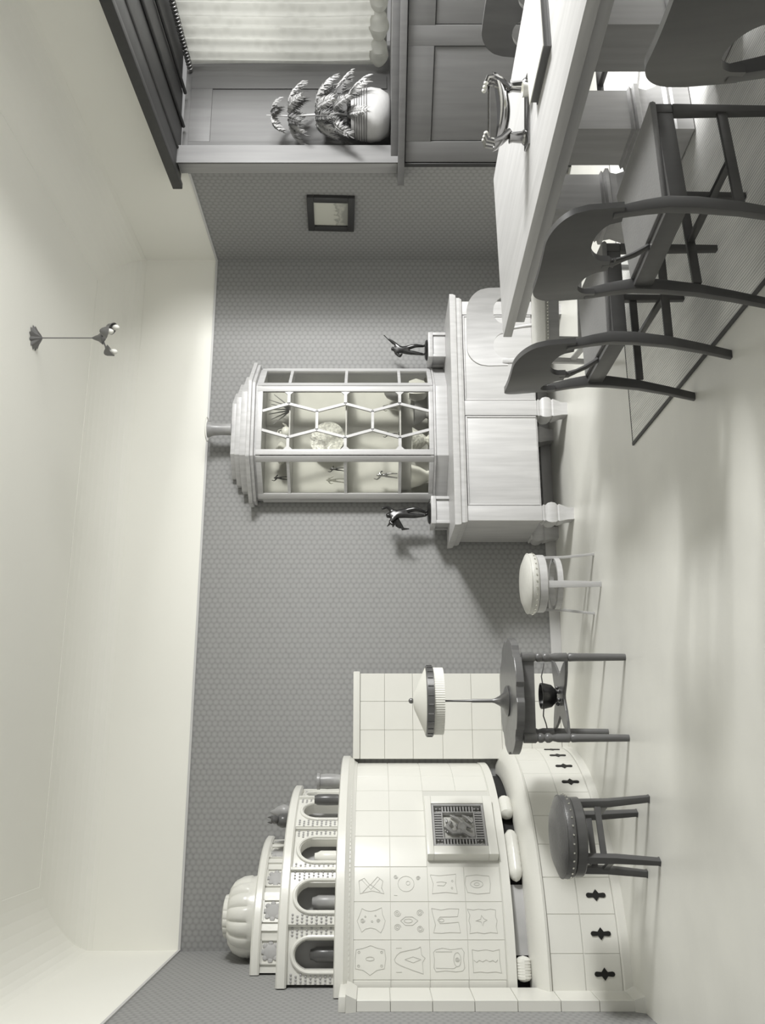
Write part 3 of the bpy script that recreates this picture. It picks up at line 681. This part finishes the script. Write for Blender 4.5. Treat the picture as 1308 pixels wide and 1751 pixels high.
for x0, x1 in ((CX0 + .008, 1.858), (2.594, 2.708), (3.457, CX1 - .008)):
    for y0, y1 in ((CY0 + .006, CY0 + .12), (CY1 - .14, CY1 - .03)): foot(x0, x1, y0, y1).build('foot', 'oak', sb, smooth=35)
# end plinths for the bronzes
for xc in (1.95, 3.40):
    p = sbox('plinth', (xc - .095, xc + .095, 6.835, 7.025, .90, 1.005), bevel=.003)
    for sx in (-1, 1):
        for sy in (-1, 1): sbox('corner_post', (xc + sx * .10 - .012, xc + sx * .10 + .012, 6.93 + sy * .10 - .012, 6.93 + sy * .10 + .012, .90, 1.005), par=p, bevel=.002)
    sbox('cap', (xc - .115, xc + .115, 6.815, 7.045, 1.005, 1.045), par=p, bevel=.006)

# ------------------------------------------------------------------ glass cabinet on the sideboard
VX, VY, HW, CT = 2.688, 6.75, .304, .275
vc = thing('display_cabinet', 'tall canted glass display cabinet with hexagonal glazing bars standing on the sideboard', 'cabinet', (VX, 6.95, .90))
def vplan(d=0.0, back=7.13):
    k = d * .414
    pts = [(-HW - k, VY - d), (HW + k, VY - d), (HW + CT + d, VY + CT - k), (HW + CT + d, back), (-HW - CT - d, back), (-HW - CT - d, VY + CT - k)]
    return [(x, y - 6.95) for x, y in pts]
def vslab(name, d, z0, z1, m='oak', par=vc, bevel=.004, back=7.13): return MB().prism(vplan(d, back), z0 - .9, z1 - .9).build(name, m, par, bevel=bevel)
vslab('plinth', .0, .90, 1.00); vslab('plinth_moulding', .012, 1.0, 1.015)
vslab('floor_board', -.005, 1.015, 1.045)
vslab('head_board', -.005, 2.425, 2.475)
vslab('cornice', .035, 2.475, 2.50); vslab('cornice', .055, 2.50, 2.535, bevel=.012)
vslab('top_step', -.06, 2.535, 2.60); vslab('top_step', -.12, 2.60, 2.65); vslab('top_step', -.19, 2.65, 2.695)
vb = MB().box(-HW - CT, HW + CT, 7.115 - 6.95, 7.13 - 6.95, .145, 1.525).build('back_panel', 'vback', vc)
for sx in (-1, 1): MB().box(sx * (HW + CT) - .012, sx * (HW + CT) + .012, VY + CT - 6.95 + .01, 7.115 - 6.95, .145, 1.525).build('side_panel', 'oak', vc)
for z in (1.292, 1.736, 2.20): vslab('shelf', -.045, z - .012, z, m='oak', back=7.11, bevel=.002)
SH = [2.20, 1.736, 1.292]; GT, GB = 2.415, 1.055
# front door, local x across, z; depth along y
def fbar(mb, p, q, wd):
    (x0, z0), (x1, z1) = p, q; d = Vector((x1 - x0, z1 - z0)); n_ = Vector((-d.y, d.x)).normalized() * wd / 2
    mb.prismy([(x0 - n_.x, z0 - n_.y), (x1 - n_.x, z1 - n_.y), (x1 + n_.x, z1 + n_.y), (x0 + n_.x, z0 + n_.y)], -.012, .008)
do = MB()
for b in ((-HW + .006, -.252, 1.018, 2.46), (.252, HW - .006, 1.018, 2.46), (-.252, .252, GT, 2.46), (-.252, .252, 1.018, GB)): do.box(b[0], b[1], -.016, .014, b[2] - .9, b[3] - .9)
dor = do.build('door', 'oak', vc, (0, VY - 6.95 + .012, 0), bevel=.003)
zz_ = [GT, SH[0], 1.968, SH[1], 1.514, SH[2], GB]; ZI, ZO = .082, .146
zig = [(ZI if i % 2 == 0 else ZO, z - .9) for i, z in enumerate(zz_)]
for sgn in (-1, 1):
    for p, q in zip(zig, zig[1:]):
        mb = MB(); fbar(mb, (sgn * p[0], p[1]), (sgn * q[0], q[1]), .022); mb.build('glazing_bar', 'oak', dor)
    for i in (1, 3, 5):
        mb = MB(); fbar(mb, (sgn * ZO, zz_[i] - .9), (sgn * .254, zz_[i] - .9), .024); mb.build('glazing_bar', 'oak', dor)
        for s2 in (-1, 1): 
            mb = MB(); mb.prismy([(sgn * .254, zz_[i] - .9 + s2 * .012), (sgn * .254, zz_[i] - .9 + s2 * .040), (sgn * .226, zz_[i] - .9 + s2 * .012)], -.010, .006); mb.build('bracket', 'oak', dor)
for i in (2, 4):
    mb = MB(); fbar(mb, (-ZI, zz_[i] - .9), (ZI, zz_[i] - .9), .022); mb.build('glazing_bar', 'oak', dor)
for i0 in (0, 2, 4):
    a, b, c = zig[i0], zig[i0 + 1], zig[i0 + 2]
    MB().prismy([(-a[0], a[1]), (a[0], a[1]), (b[0], b[1]), (c[0], c[1]), (-c[0], c[1]), (-b[0], b[1])], -.002, .002).build('pane', 'glass', dor, smooth=0)
for sgn in (-1, 1):
    cuts = [0, 1, 3, 5, 6]
    for i, j in zip(cuts, cuts[1:]):
        poly = [(sgn * .252, zig[i][1])] + [(sgn * zig[k][0], zig[k][1]) for k in range(i, j + 1)] + [(sgn * .252, zig[j][1])]
        MB().prismy(poly, -.002, .002).build('pane', 'glass', dor, smooth=0)
# canted sides
LC = CT * sqrt(2)
for sgn in (-1, 1):
    p0 = Vector((sgn * HW, VY - 6.95)); rzc = radians(45) if sgn > 0 else radians(135)
    cs = MB(); s_ = 1 if sgn > 0 else -1
    def cb(x0, x1, z0, z1): cs.box(x0, x1, -.012, .012, z0 - .9, z1 - .9)
    cb(0.0, .05, 1.018, 2.46); cb(LC - .05, LC, 1.018, 2.46); cb(.05, LC - .05, GT, 2.46); cb(.05, LC - .05, 1.018, GB)
    cobj = cs.build('canted_frame', 'oak', vc, (p0.x, p0.y + .012, 0), rzc, bevel=.003)
    zs_ = [GT] + SH + [GB]
    for z in SH: MB().box(.05, LC - .05, -.010, .008, z - .9 - .012, z - .9 + .012).build('glazing_bar', 'oak', cobj)
    for z1_, z0_ in zip(zs_, zs_[1:]): MB().box(.05, LC - .05, -.002, .002, z0_ - .9, z1_ - .9).build('pane', 'glass', cobj, smooth=0)
# things in the glass cabinet
def cz(i): return (1.046, 1.293, 1.737, 2.201)[i]
def put(name, label, cat, mb, m, x, y, lev, rzz=0, group=None):
    return tag(mb.build(name, m, None, (VX + x, y, cz(lev)), rzz, smooth=45), label, cat, group)
def plate(rad): 
    mb = MB().lathe([(0, 0), (rad * .55, .0), (rad * .72, .012), (rad, .022), (rad, .028), (rad * .70, .02), (rad * .5, .010), (0, .010)], 36)
    return mb.xf(Matrix.Translation((0, 0, rad + .002)) @ Matrix.Rotation(radians(78), 4, 'X'))
put('display_plate', 'large openwork plate leaning upright behind the cabinet door', 'plate', plate(.15), 'crystal', -.07, 7.02, 2)
put('covered_bowl', 'white domed covered bowl on the top cabinet shelf', 'bowl', MB().lathe([(.05, 0), (.04, .015), (.09, .05), (.10, .07), (.09, .09), (.05, .115), (.012, .125), (.014, .14), (0, .145)], 28), 'cer', -.21, 6.96, 3)
tp = thing('teapot', 'small white teapot with looped handle on the top cabinet shelf', 'teapot', (VX - .04, 6.93, cz(3)))
MB().lathe([(.03, 0), (.045, .01), (.055, .035), (.045, .06), (.02, .07), (.008, .075), (.01, .085), (0, .09)], 20).build('body', 'cer', tp, smooth=50)
MB().tube([(-.02, 0, .06), (-.02, 0, .09), (0, 0, .105), (.02, 0, .10), (.03, 0, .065)], .005, 8).build('handle', 'cer', tp)
MB().tube([(.045, 0, .03), (.07, 0, .045), (.08, 0, .065)], [.012, .009, .006], 8).build('spout', 'cer', tp)
put('fan_coral', 'dark branching coral piece at the window end of the top cabinet shelf', 'ornament', (lambda mb: [mb.tube([(0, 0, .0), (.02 * (k - 3), 0, .06), (.045 * (k - 3), .01 * (k % 2), .15 + .02 * (k % 3))], [.008, .006, .003], 6) for k in range(7)] and mb)(MB()), 'cerg', .19, 6.98, 3)
def figur(h, m, name, label, x, y, lev, pose=0):
    s_ = h / 1.75
    J = [(0,0,.95),(0,0,1.2),(0,0,1.45),(0,0,1.55),(0,-.02,1.68),(.1,0,.9),(.12,-.06,.48),(.13,0,.06),(-.1,0,.9),(-.14,.04,.48),(-.2,.06,.06),(.19,0,1.42),(.32 if pose else .25,0,1.2),(.3,-.15,1.35 if pose else .98),(-.19,0,1.42),(-.34,0,1.25 if not pose else 1.62),(-.3,-.1,1.05 if not pose else 1.88)]
    Bn = [(0,1),(1,2),(2,3),(3,4),(0,5),(5,6),(6,7),(0,8),(8,9),(9,10),(2,11),(11,12),(12,13),(2,14),(14,15),(15,16)]
    Rr = [.13,.11,.13,.055,.10,.09,.06,.045,.09,.06,.045,.07,.045,.03,.07,.045,.03]
    t = thing(name, label, 'figurine', (VX + x, y, cz(lev)))
    MB().lathe([(.32 * s_, 0), (.34 * s_, .05 * s_), (.28 * s_, .10 * s_), (0, .10 * s_)], 16).build('base', m, t)
    cloud_body('figure', m, [(a, b, c + .08) for a, b, c in J], Bn, Rr, t, scale=s_)
    return t
figur(.13, 'bronze', 'figurine', 'tiny dark dancing figurine high in the cabinet beside the plain wall', -.42, 6.98, 3, 1)
figur(.16, 'cer', 'figurine', 'white porcelain figurine in the cant of the second cabinet shelf', -.44, 6.98, 2)
figur(.13, 'bronze', 'figurine', 'thin dark figurine beside the white porcelain one in the cabinet', -.36, 6.93, 2, 1)
figur(.19, 'silver', 'figurine', 'shiny metal figurine on the third shelf in the canted side', -.40, 6.97, 1, 1)
figur(.12, 'bronze', 'figurine', 'small dark figurine on the third shelf behind the door', -.05, 6.95, 1, 1)
put('bowl', 'white shallow bowl on the cabinet floor in the canted side', 'bowl', MB().lathe([(.05, 0), (.045, .02), (.08, .08), (.10, .15), (.096, .15), (.07, .08), (0, .03)], 28), 'cer', -.40, 7.0, 0)
put('crystal_bowl', 'cut crystal bowl at the bottom of the cabinet behind the door', 'bowl', MB().lathe([(.05, 0), (.03, .02), (.07, .07), (.11, .14), (.105, .14), (.06, .07), (0, .03)], 20), 'crystal', -.10, 6.95, 0)
put('dark_dish', 'dark glazed dish at the bottom of the cabinet near the window', 'dish', MB().lathe([(.05, 0), (.04, .02), (.08, .07), (.10, .12), (.096, .12), (.07, .07), (0, .03)], 24), 'cerg', .14, 6.95, 0)
put('glass_dome', 'grey glass dome on the third shelf at the window end', 'ornament', MB().lathe([(.07, 0), (.075, .01), (.07, .06), (.05, .10), (.02, .12), (0, .125)], 24), 'cerg', .34, 6.97, 1)
figur(.15, 'cer', 'figurine', 'pale figurine on the third shelf right behind the door stile', .19, 6.95, 1)
put('shell', 'jagged white shell on the cabinet floor at the window end', 'shell', MB().lathe([(.03, 0), (.06, .03), (.075, .10), (.06, .16), (.05, .13), (0, .04)], 14, ribs=7, amp=.35), 'cer', .37, 7.0, 0)
# tall beaker on the cabinet top
tv = thing('tall_vase', 'slender pale vase with wire rim on top of the glass cabinet', 'vase', (VX, 6.96, 2.695))
MB().lathe([(.05, 0), (.048, .08), (.052, .15), (.07, .20), (.066, .20), (.045, .14), (0, .02)], 24).build('body', 'cerg', tv, smooth=50)
MB().tube([(.10 * cos(q * pi / 12), .10 * sin(q * pi / 12), .205) for q in range(24)], .004, 6, True).build('rim_wire', 'cer', tv)

# ------------------------------------------------------------------ bronzes on the plinths
def bronze(name, label, loc, rz_, h, J, Bn, Rr, extra=None):
    s_ = h / 1.9; t = thing(name, label, 'statuette', loc, rz_)
    MB().lathe([(.085, 0), (.09, .008), (.08, .018), (.06, .024), (0, .024)], 20).build('base', 'bronze', t)
    cloud_body('figure', 'bronze', [(a, b, c + .10) for a, b, c in J], Bn, Rr, t, scale=s_)
    if extra: extra(t, s_)
    return t
Bn = [(0,1),(1,2),(2,3),(3,4),(0,5),(5,6),(6,7),(7,17),(0,8),(8,9),(9,10),(10,18),(2,11),(11,12),(12,13),(2,14),(14,15),(15,16)]
Rr = [1.35 * q for q in (.15,.12,.155,.06,.10,.10,.075,.045,.10,.075,.045,.075,.055,.035,.075,.055,.035,.04,.04)]
J1 = [(0,0,.95),(.02,0,1.2),(.05,0,1.45),(.06,0,1.56),(.08,-.03,1.70),(.11,0,.9),(.2,-.1,.52),(.22,.05,.08),(-.1,0,.9),(-.16,-.05,.5),(-.2,.05,.08),(.26,0,1.42),(.42,-.02,1.62),(.56,-.04,1.85),(-.15,0,1.43),(-.34,-.05,1.25),(-.2,-.2,1.15),(.24,-.1,.05),(-.2,-.1,.05)]
def spear(t, s_): MB().tube([(.30 * s_, -.03 * s_, 1.7 * s_), (.75 * s_, -.05 * s_, 2.15 * s_)], .004, 6).build('staff', 'bronze', t)
bronze('bronze_statuette', 'dark bronze man raising a staff on the plinth behind the dining table', (3.40, 6.93, 1.045), radians(-10), .33, J1, Bn, Rr, spear)
J2 = [(0,0,.95),(-.03,0,1.2),(-.08,0,1.45),(-.10,0,1.56),(-.14,-.05,1.70),(.10,0,.9),(.15,-.12,.5),(.05,.02,.08),(-.09,0,.9),(-.1,.04,.5),(-.06,.05,.08),(.12,0,1.45),(.25,-.1,1.65),(.12,-.15,1.88),(-.28,0,1.42),(-.45,-.05,1.55),(-.6,-.08,1.40),(.05,-.12,.05),(-.06,-.1,.05)]
def wings(t, s_):
    for k in range(5):
        MB().tube([(-.1 * s_, .05 * s_, 1.4 * s_), ((-.35 - .08 * k) * s_, .12 * s_, (1.6 - .12 * k) * s_), ((-.55 - .03 * k) * s_, .1 * s_, (1.75 - .22 * k) * s_)], [.012, .014, .004], 6).build('drapery', 'bronze', t)
bronze('bronze_statuette', 'dark bronze group with flying drapery on the plinth casting a shadow on the wall', (1.95, 6.93, 1.045), radians(15), .38, J2, Bn, Rr, wings)

# ------------------------------------------------------------------ stools
def stool(name, label, loc, rz_, R, h, m_seat, m_wood, ring, legang, lw, lt):
    t = thing(name, label, 'stool', loc, rz_)
    sr = h - .155
    MB().lathe([(R * .93, sr), (R * .96, sr + .006), (R * .96, sr + .05), (R * .93, sr + .056)], 40).build('seat_rail', m_wood, t)
    cu = MB().lathe([(R * .96, sr + .057), (R * 1.0, sr + .065), (R * 1.01, sr + .085), (R, sr + .108), (R * .97, sr + .118), (R * .7, sr + .142), (R * .35, sr + .153), (0, sr + .155)], 44).build('cushion', m_seat, t, smooth=60)
    MB().tube([(R * 1.0 * cos(q * pi / 20), R * 1.0 * sin(q * pi / 20), sr + .110) for q in range(40)], .004, 6, True).build('piping', m_seat, cu)
    st = MB()
    for q in range(30): st.sphere((R * 1.012 * cos(q * pi / 15), R * 1.012 * sin(q * pi / 15), sr + .078), .0065, 6, 4)
    so2 = st.build('stud_row', 'stud', cu); so2['kind'] = 'stuff'
    for a in legang:
        a = radians(a); ro, ri = R * .86, R * .98
        mb = MB().bar([(ri, 0, 0), (ri, 0, .012), (ro * 1.02, 0, sr * .6), (ro, 0, sr + .03)], [lw * .8, lw * .72, lw * .92, lw], [lt * 1.1, lt * .9, lt, lt]); mb.xf(Matrix.Rotation(a, 4, 'Z')); mb.build('leg', m_wood, t, bevel=.003)
    if ring:
        mb = MB(); zr_ = h * .52
        mb.lathe([(R * .74, zr_ - .018), (R * .86, zr_ - .018), (R * .86, zr_ + .018), (R * .74, zr_ + .018), (R * .74, zr_ - .018)], 40, caps=False); mb.build('ring_stretcher', m_wood, t)
    else:
        for i in range(4):
            a0, a1 = radians(legang[i]), radians(legang[(i + 1) % 4]); zr_ = h * (.44 if i % 2 else .54)
            p = Vector((R * .86 * cos(a0), R * .86 * sin(a0), zr_)); q = Vector((R * .86 * cos(a1), R * .86 * sin(a1), zr_)); d = q - p
            mb = MB().box(0, d.length, -.009, .009, -.016, .016); mb.xf(Matrix.Translation(p) @ Matrix.Rotation(atan2(d.y, d.x), 4, 'Z')); mb.build('stretcher', m_wood, t, bevel=.002)
    return t
stool('round_stool', 'round stool with pale padded seat and ring stretcher beside the sideboard', (1.18, 5.97, 0), 0, .205, .50, 'leal', 'oak', True, (-102, -14, 78, 168), .048, .018)
stool('leather_stool', 'round stool with dark domed leather seat in front of the tiled stove', (-.386, 5.16, 0), 0, .215, .53, 'lead', 'oakc', False, (-122, -20, 58, 160), .042, .038)
# ------------------------------------------------------------------ side table with lamp and bowl
st = thing('side_table', 'small dark occasional table with scalloped top and turned legs by the stove', 'table', (.40, 5.60, 0), radians(-6))
nsc = 96
def scal(R, a): return R * (1 - .055 * (1 if (a * 8 / (2 * pi)) % 1 < .26 else 0))
poly = [(scal(.355, 2 * pi * i / nsc) * cos(2 * pi * i / nsc), scal(.355, 2 * pi * i / nsc) * sin(2 * pi * i / nsc)) for i in range(nsc)]
MB().prism(poly, .625, .672).build('top', 'tdark', st, bevel=.004, smooth=0)
ap = .235
for s1 in (-1, 1):
    MB().box(-ap, ap, s1 * ap - .01, s1 * ap + .01, .548, .625).build('apron', 'tdark', st, bevel=.002)
    MB().box(s1 * ap - .01, s1 * ap + .01, -ap + .01, ap - .01, .548, .625).build('apron', 'tdark', st, bevel=.002)
lp = [(.020, 0), (.021, .02), (.024, .30), (.026, .335), (.018, .345), (.026, .352), (.025, .42), (.018, .45), (.028, .468), (.028, .485), (.018, .497), (.028, .512), (.028, .528), (.02, .538), (.03, .55), (.03, .62)]
for s1 in (-1, 1):
    for s2 in (-1, 1): MB().lathe(lp, 16, (s1 * .235, s2 * .235, 0)).build('leg', 'tdark', st, smooth=50)
shp = []
for k in range(4):
    a0 = pi / 4 + k * pi / 2
    for i in range(9):
        t = i / 9; a = a0 + t * pi / 2; r = .31 - .19 * sin(pi * t); shp.append((r * cos(a), r * sin(a)))
MB().prism(shp, .338, .354).build('lower_shelf', 'tdark', st, bevel=.003, smooth=0)
bw = thing('bowl', 'hammered dark metal bowl with knob feet on the lower table shelf', 'bowl', (.40, 5.60, .354))
MB().lathe([(0, .018), (.04, .022), (.068, .05), (.078, .09), (.08, .115), (.074, .115), (.07, .09), (.055, .05), (0, .032)], 28).build('body', 'bronze', bw, smooth=50)
for k in range(6): MB().sphere((.05 * cos(k * pi / 3), .05 * sin(k * pi / 3), .012), .012, 10, 6).build('knob_foot', 'rod', bw)
for s1 in (-1, 1): MB().tube([(s1 * .078, 0, .10), (s1 * .12, 0, .105), (s1 * .17, 0, .09), (s1 * .20, 0, .085)], .004, 6).build('handle', 'rod', bw)
tl = thing('table_lamp', 'table lamp with white conical silk shade on the scalloped side table', 'lamp', (.37, 5.60, .672))
MB().lathe([(.092, 0), (.095, .008), (.085, .018), (.05, .03), (.03, .055), (.014, .085), (.011, .10), (.011, .22), (.008, .23), (.006, .36), (.006, .59)], 24).build('stand', 'rod', tl, smooth=45)
shd = MB().lathe([(.205, .512), (.050, .582), (.016, .588), (.016, .583), (.05, .575), (.198, .512), (.205, .512)], 48, caps=False).build('shade', 'silk', tl, smooth=40)
MB().lathe([(.205, .468), (.214, .468), (.214, .510), (.205, .514), (.205, .468)], 48, caps=False).build('shade_band', 'rod', shd)
for k in range(24):
    a = k * pi / 12; mb = MB().tube([(.216 * cos(a + .1), .216 * sin(a + .1), .473), (.216 * cos(a + .1), .216 * sin(a + .1), .506)], .0035, 6); mb.build('band_bead', 'silver', shd)
def skirt(u, v):
    a = 2 * pi * u; r = .202 + .0015 * sin(u * 2 * pi * 90); return (r * cos(a), r * sin(a), .405 + .064 * v)
MB().grid(skirt, 540, 2).build('fringe', 'silk', shd)
MB().sphere((0, 0, .60), .017, 14, 8).build('finial', 'rod', tl)

# ------------------------------------------------------------------ rug
rg = thing('rug', 'pale woven rug with dark shaded edge under the dining table', 'rug', (1.765, 4.83, 0))
MB().box(.012, 2.5, -4.4, -.012, 0, .006).build('weave', 'rug', rg, smooth=0)
MB().box(0, .02, -4.4, 0, 0, .010).build('shaded_edge', 'rugb', rg, bevel=.003); MB().box(.012, 2.5, -.012, 0, 0, .008).build('shaded_edge', 'rugb', rg, bevel=.003)  # dark edging also paints in the shadow at the rug's thickness

# ------------------------------------------------------------------ dining table
A = Vector((2.322, 4.57)); u_ = Vector((.0957, -.9954)); n_ = Vector((.9954, .0957)); TA = atan2(n_.y, n_.x)
dt = thing('dining_table', 'long pale oak dining table on heavy moulded columns', 'table', (A.x, A.y, 0), TA)   # local x across, local -y along
W, LN, TZ = 1.13, 3.0, .77
MB().box(0, W, -LN, 0, TZ - .05, TZ).build('top', 'oakh', dt, bevel=.005)
MB().box(.05, W - .05, -LN + .05, -.05, TZ - .058, TZ - .05).build('shadow_strip', 'cloth_shade', dt)  # dark strip put in as the shadow line under the slab
for b in ((.06, .085, -LN + .06, -.06), (W - .085, W - .06, -LN + .06, -.06), (.085, W - .085, -.085, -.06), (.085, W - .085, -LN + .06, -LN + .085)):
    MB().box(b[0], b[1], b[2], b[3], TZ - .115, TZ - .058).build('apron', 'oakh', dt, bevel=.003)
def column(y):
    mb = MB(); pf_ = [(.155, .012), (.155, .09), (.145, .10), (.15, .115), (.135, .13), (.12, .20), (.125, .235), (.14, .245), (.14, .262), (.125, .272), (.132, .282), (.118, .292), (.118, .655), (.16, .665), (.16, .712)]
    vs = []
    for r, z in pf_: vs += [(.56 - r, y - r, z), (.56 + r, y - r, z), (.56 + r, y + r, z), (.56 - r, y + r, z)]
    m_ = len(pf_); fs = [(3, 2, 1, 0), tuple((m_ - 1) * 4 + k for k in range(4))]
    for i in range(m_ - 1):
        for k in range(4): fs.append((i * 4 + k, i * 4 + (k + 1) % 4, i * 4 + 4 + (k + 1) % 4, i * 4 + 4 + k))
    return mb.add(vs, fs)
for y in (-.42, -.98, -1.54, -2.1): column(y).build('column', 'oak', dt, smooth=20)
# ------------------------------------------------------------------ chairs
def make_chair(label, wood='oakc', leather='leag', group=None):
    t = thing('dining_chair', label, 'chair', (0, 0, 0), 0, group)
    def top(y):
        y = abs(y); return .905 if y < .12 else .905 - .13 + sqrt(max(0, .13 ** 2 - (y - .12) ** 2))
    def bot(y):
        y = abs(y); q = (y - .113) / .085
        if abs(q) < 1: return .665 + .075 * sqrt(1 - q * q)
        return .655
    def bx_(y, z): return -.045 - .045 * (1 - (y / .25) ** 2) - (z - .5) * .10 + .03
    ys = sorted(set([-.25 + .5 * i / 60 for i in range(61)] + [-.1985, -.0275, .0275, .1985])); nz = 5
    mb = MB(); vs = []; n = len(ys)
    for side in (0, 1):
        for y in ys:
            for j in range(nz + 1):
                z = bot(y) + (top(y) - bot(y)) * j / nz
                vs.append((bx_(y, z) + (.012 if side else -.012), y, z))
    def ix(s, i, j): return s * n * (nz + 1) + i * (nz + 1) + j
    fs = []
    for i in range(n - 1):
        for j in range(nz):
            fs.append((ix(0, i, j), ix(0, i, j + 1), ix(0, i + 1, j + 1), ix(0, i + 1, j))); fs.append((ix(1, i, j), ix(1, i + 1, j), ix(1, i + 1, j + 1), ix(1, i, j + 1)))
        for j in (0, nz): fs.append((ix(0, i, j), ix(0, i + 1, j), ix(1, i + 1, j), ix(1, i, j)))
    for i in (0, n - 1):
        for j in range(nz): fs.append((ix(0, i, j), ix(1, i, j), ix(1, i, j + 1), ix(0, i, j + 1)))
    mb.add(vs, fs).build('backrest', wood, t, smooth=35)
    for s_ in (-1, 1):
        yy = s_ * .222
        pts = [(-.085, yy, 0), (-.055, yy, .12), (-.025, yy, .26), (-.008, yy, .40), (-.005, yy, .50), (-.018, yy, .58), (bx_(yy, .68), yy, .69)]
        MB().bar(pts, [.026, .028, .03, .032, .032, .03, .028], [.036, .038, .044, .05, .05, .044, .034]).build('rear_leg', wood, t, bevel=.004)
        MB().bar([(.425, s_ * .215, 0), (.425, s_ * .215, .43)], [.026, .036], [.026, .036]).build('front_leg', wood, t, bevel=.003)
        MB().box(.02, .43, s_ * .215 - .012, s_ * .215 + .012, .43, .49).build('side_rail', wood, t, bevel=.003)
        MB().box(.0, .42, s_ * .215 - .008, s_ * .215 + .008, .235, .27).build('stretcher', wood, t, bevel=.003)
    MB().box(.405, .445, -.23, .23, .43, .49).build('front_rail', wood, t, bevel=.003)
    MB().box(-.018, .012, -.21, .21, .43, .50).build('back_rail', wood, t, bevel=.003)
    MB().box(.19, .21, -.207, .207, .24, .265).build('cross_stretcher', wood, t, bevel=.002)
    se = MB().prism([(.012, -.205), (.45, -.238), (.45, .238), (.012, .205)], .488, .512).build('seat', leather, t, bevel=.009)
    sd = MB()
    for k in range(25): sd.sphere((.451, -.228 + k * .019, .497), .0055, 6, 4)
    s3 = sd.build('stud_row', 'stud', se); s3['kind'] = 'stuff'
    # carved middle stay
    sx = bx_(0, .66)
    sp_ = MB().tube([(sx, 0, .68), (sx + .004, .0, .64), (sx + .02, .0, .60), (sx + .04, .002, .56), (.0, 0, .50)], [.017, .014, .010, .011, .012], 10).build('middle_stay', wood, t)
    for k in range(3): MB().tube([(sx + .004, -.022, .668 - k * .016), (sx + .004, .022, .668 - k * .016)], .0065, 8).build('carved_bead', wood, sp_)
    return t
c0 = make_chair('oak dining chair drawn up at the table corner, standing half off the rug')
c0.location = (1.735, 3.63, 0)
specs = [((1.80, 2.83), 7, 'oak dining chair with studded seat front in the middle of the long table side'),
         ((2.64, 5.03), -101, 'dining chair coloured pale as if brightly lit at the table end in front of the sideboard'),
         ((3.78, 3.84), 180, 'dining chair on the window side of the table before the bay panelling'),
         ((1.57, 1.47), 0, 'shadowed dining chair whose back cuts off the dark end of the table side')]
for (x, y), a, lb in specs:
    c = make_chair(lb, 'oak', 'leal') if a == -101 else copy_tree(c0); c.location = (x, y, .006 if x > 1.79 else 0); c.rotation_euler = (0, 0, radians(a)); c['label'] = lb  # end chair gets paler oak and leather in place of stronger light
c0.location.z = .0
# ------------------------------------------------------------------ things on the dining table
fb = thing('portfolio', 'large flat portfolio with dark edges lying on the dining table', 'portfolio', (2.83, 3.32, TZ), radians(2))
MB().box(0, .50, -.33, 0, 0, .005).build('back_cover', 'cloth_shade', fb, bevel=.002); MB().box(.006, .49, -.322, -.008, .005, .032).build('page_block', 'cloth_shade', fb)
MB().box(0, .50, -.33, 0, .032, .037).build('front_cover', 'pages', fb, bevel=.002)
cp = thing('centrepiece', 'silver boat-shaped centrepiece with curled prongs on the dining table', 'bowl', (2.97, 3.53, TZ), radians(-16))
MB().box(-.17, .17, -.05, .05, 0, .012).build('foot_plate', 'silver', cp, bevel=.004)
for s_ in (-1, 1):
    MB().lathe([(.035, .012), (.038, .02), (.028, .03), (.024, .075), (.03, .09)], 20, (s_ * .12, 0, 0)).build('support', 'silver', cp)
    for k in range(3):
        y = (k - 1) * .032
        MB().tube([(s_ * .10, y, .09), (s_ * .135, y, .13), (s_ * .15, y * 1.1, .165), (s_ * .145, y * 1.2, .195), (s_ * .12, y * 1.2, .205)], [.012, .014, .013, .012, .011], 8).build('prong', 'silver', cp)
        MB().sphere((s_ * .118, y * 1.2, .205), .0115, 10, 7).build('prong_tip', 'cer', cp)
def boat(u, v):
    x = -.19 + .38 * u; hw_ = .06 * sqrt(max(0, 1 - (x / .19) ** 2)); a = pi * v; return (x, -hw_ * cos(a), .14 - .055 * sin(a) * sqrt(max(0, 1 - (x / .19) ** 2)) + .03 * (x / .19) ** 2)
MB().grid(boat, 28, 12).build('boat_bowl', 'silver', cp)
MB().tube([(-.13, .02, .185), (.13, .02, .185)], .005, 8).build('rod', 'silver', cp)
eg = tag(MB().lathe([(.022, 0), (.03, .02), (.034, .045), (.031, .045), (.02, .01), (0, .008)], 20).build('cup', 'cer', None, (3.0, 3.42, TZ), smooth=50), 'tiny white cup standing beside the silver centrepiece', 'cup')
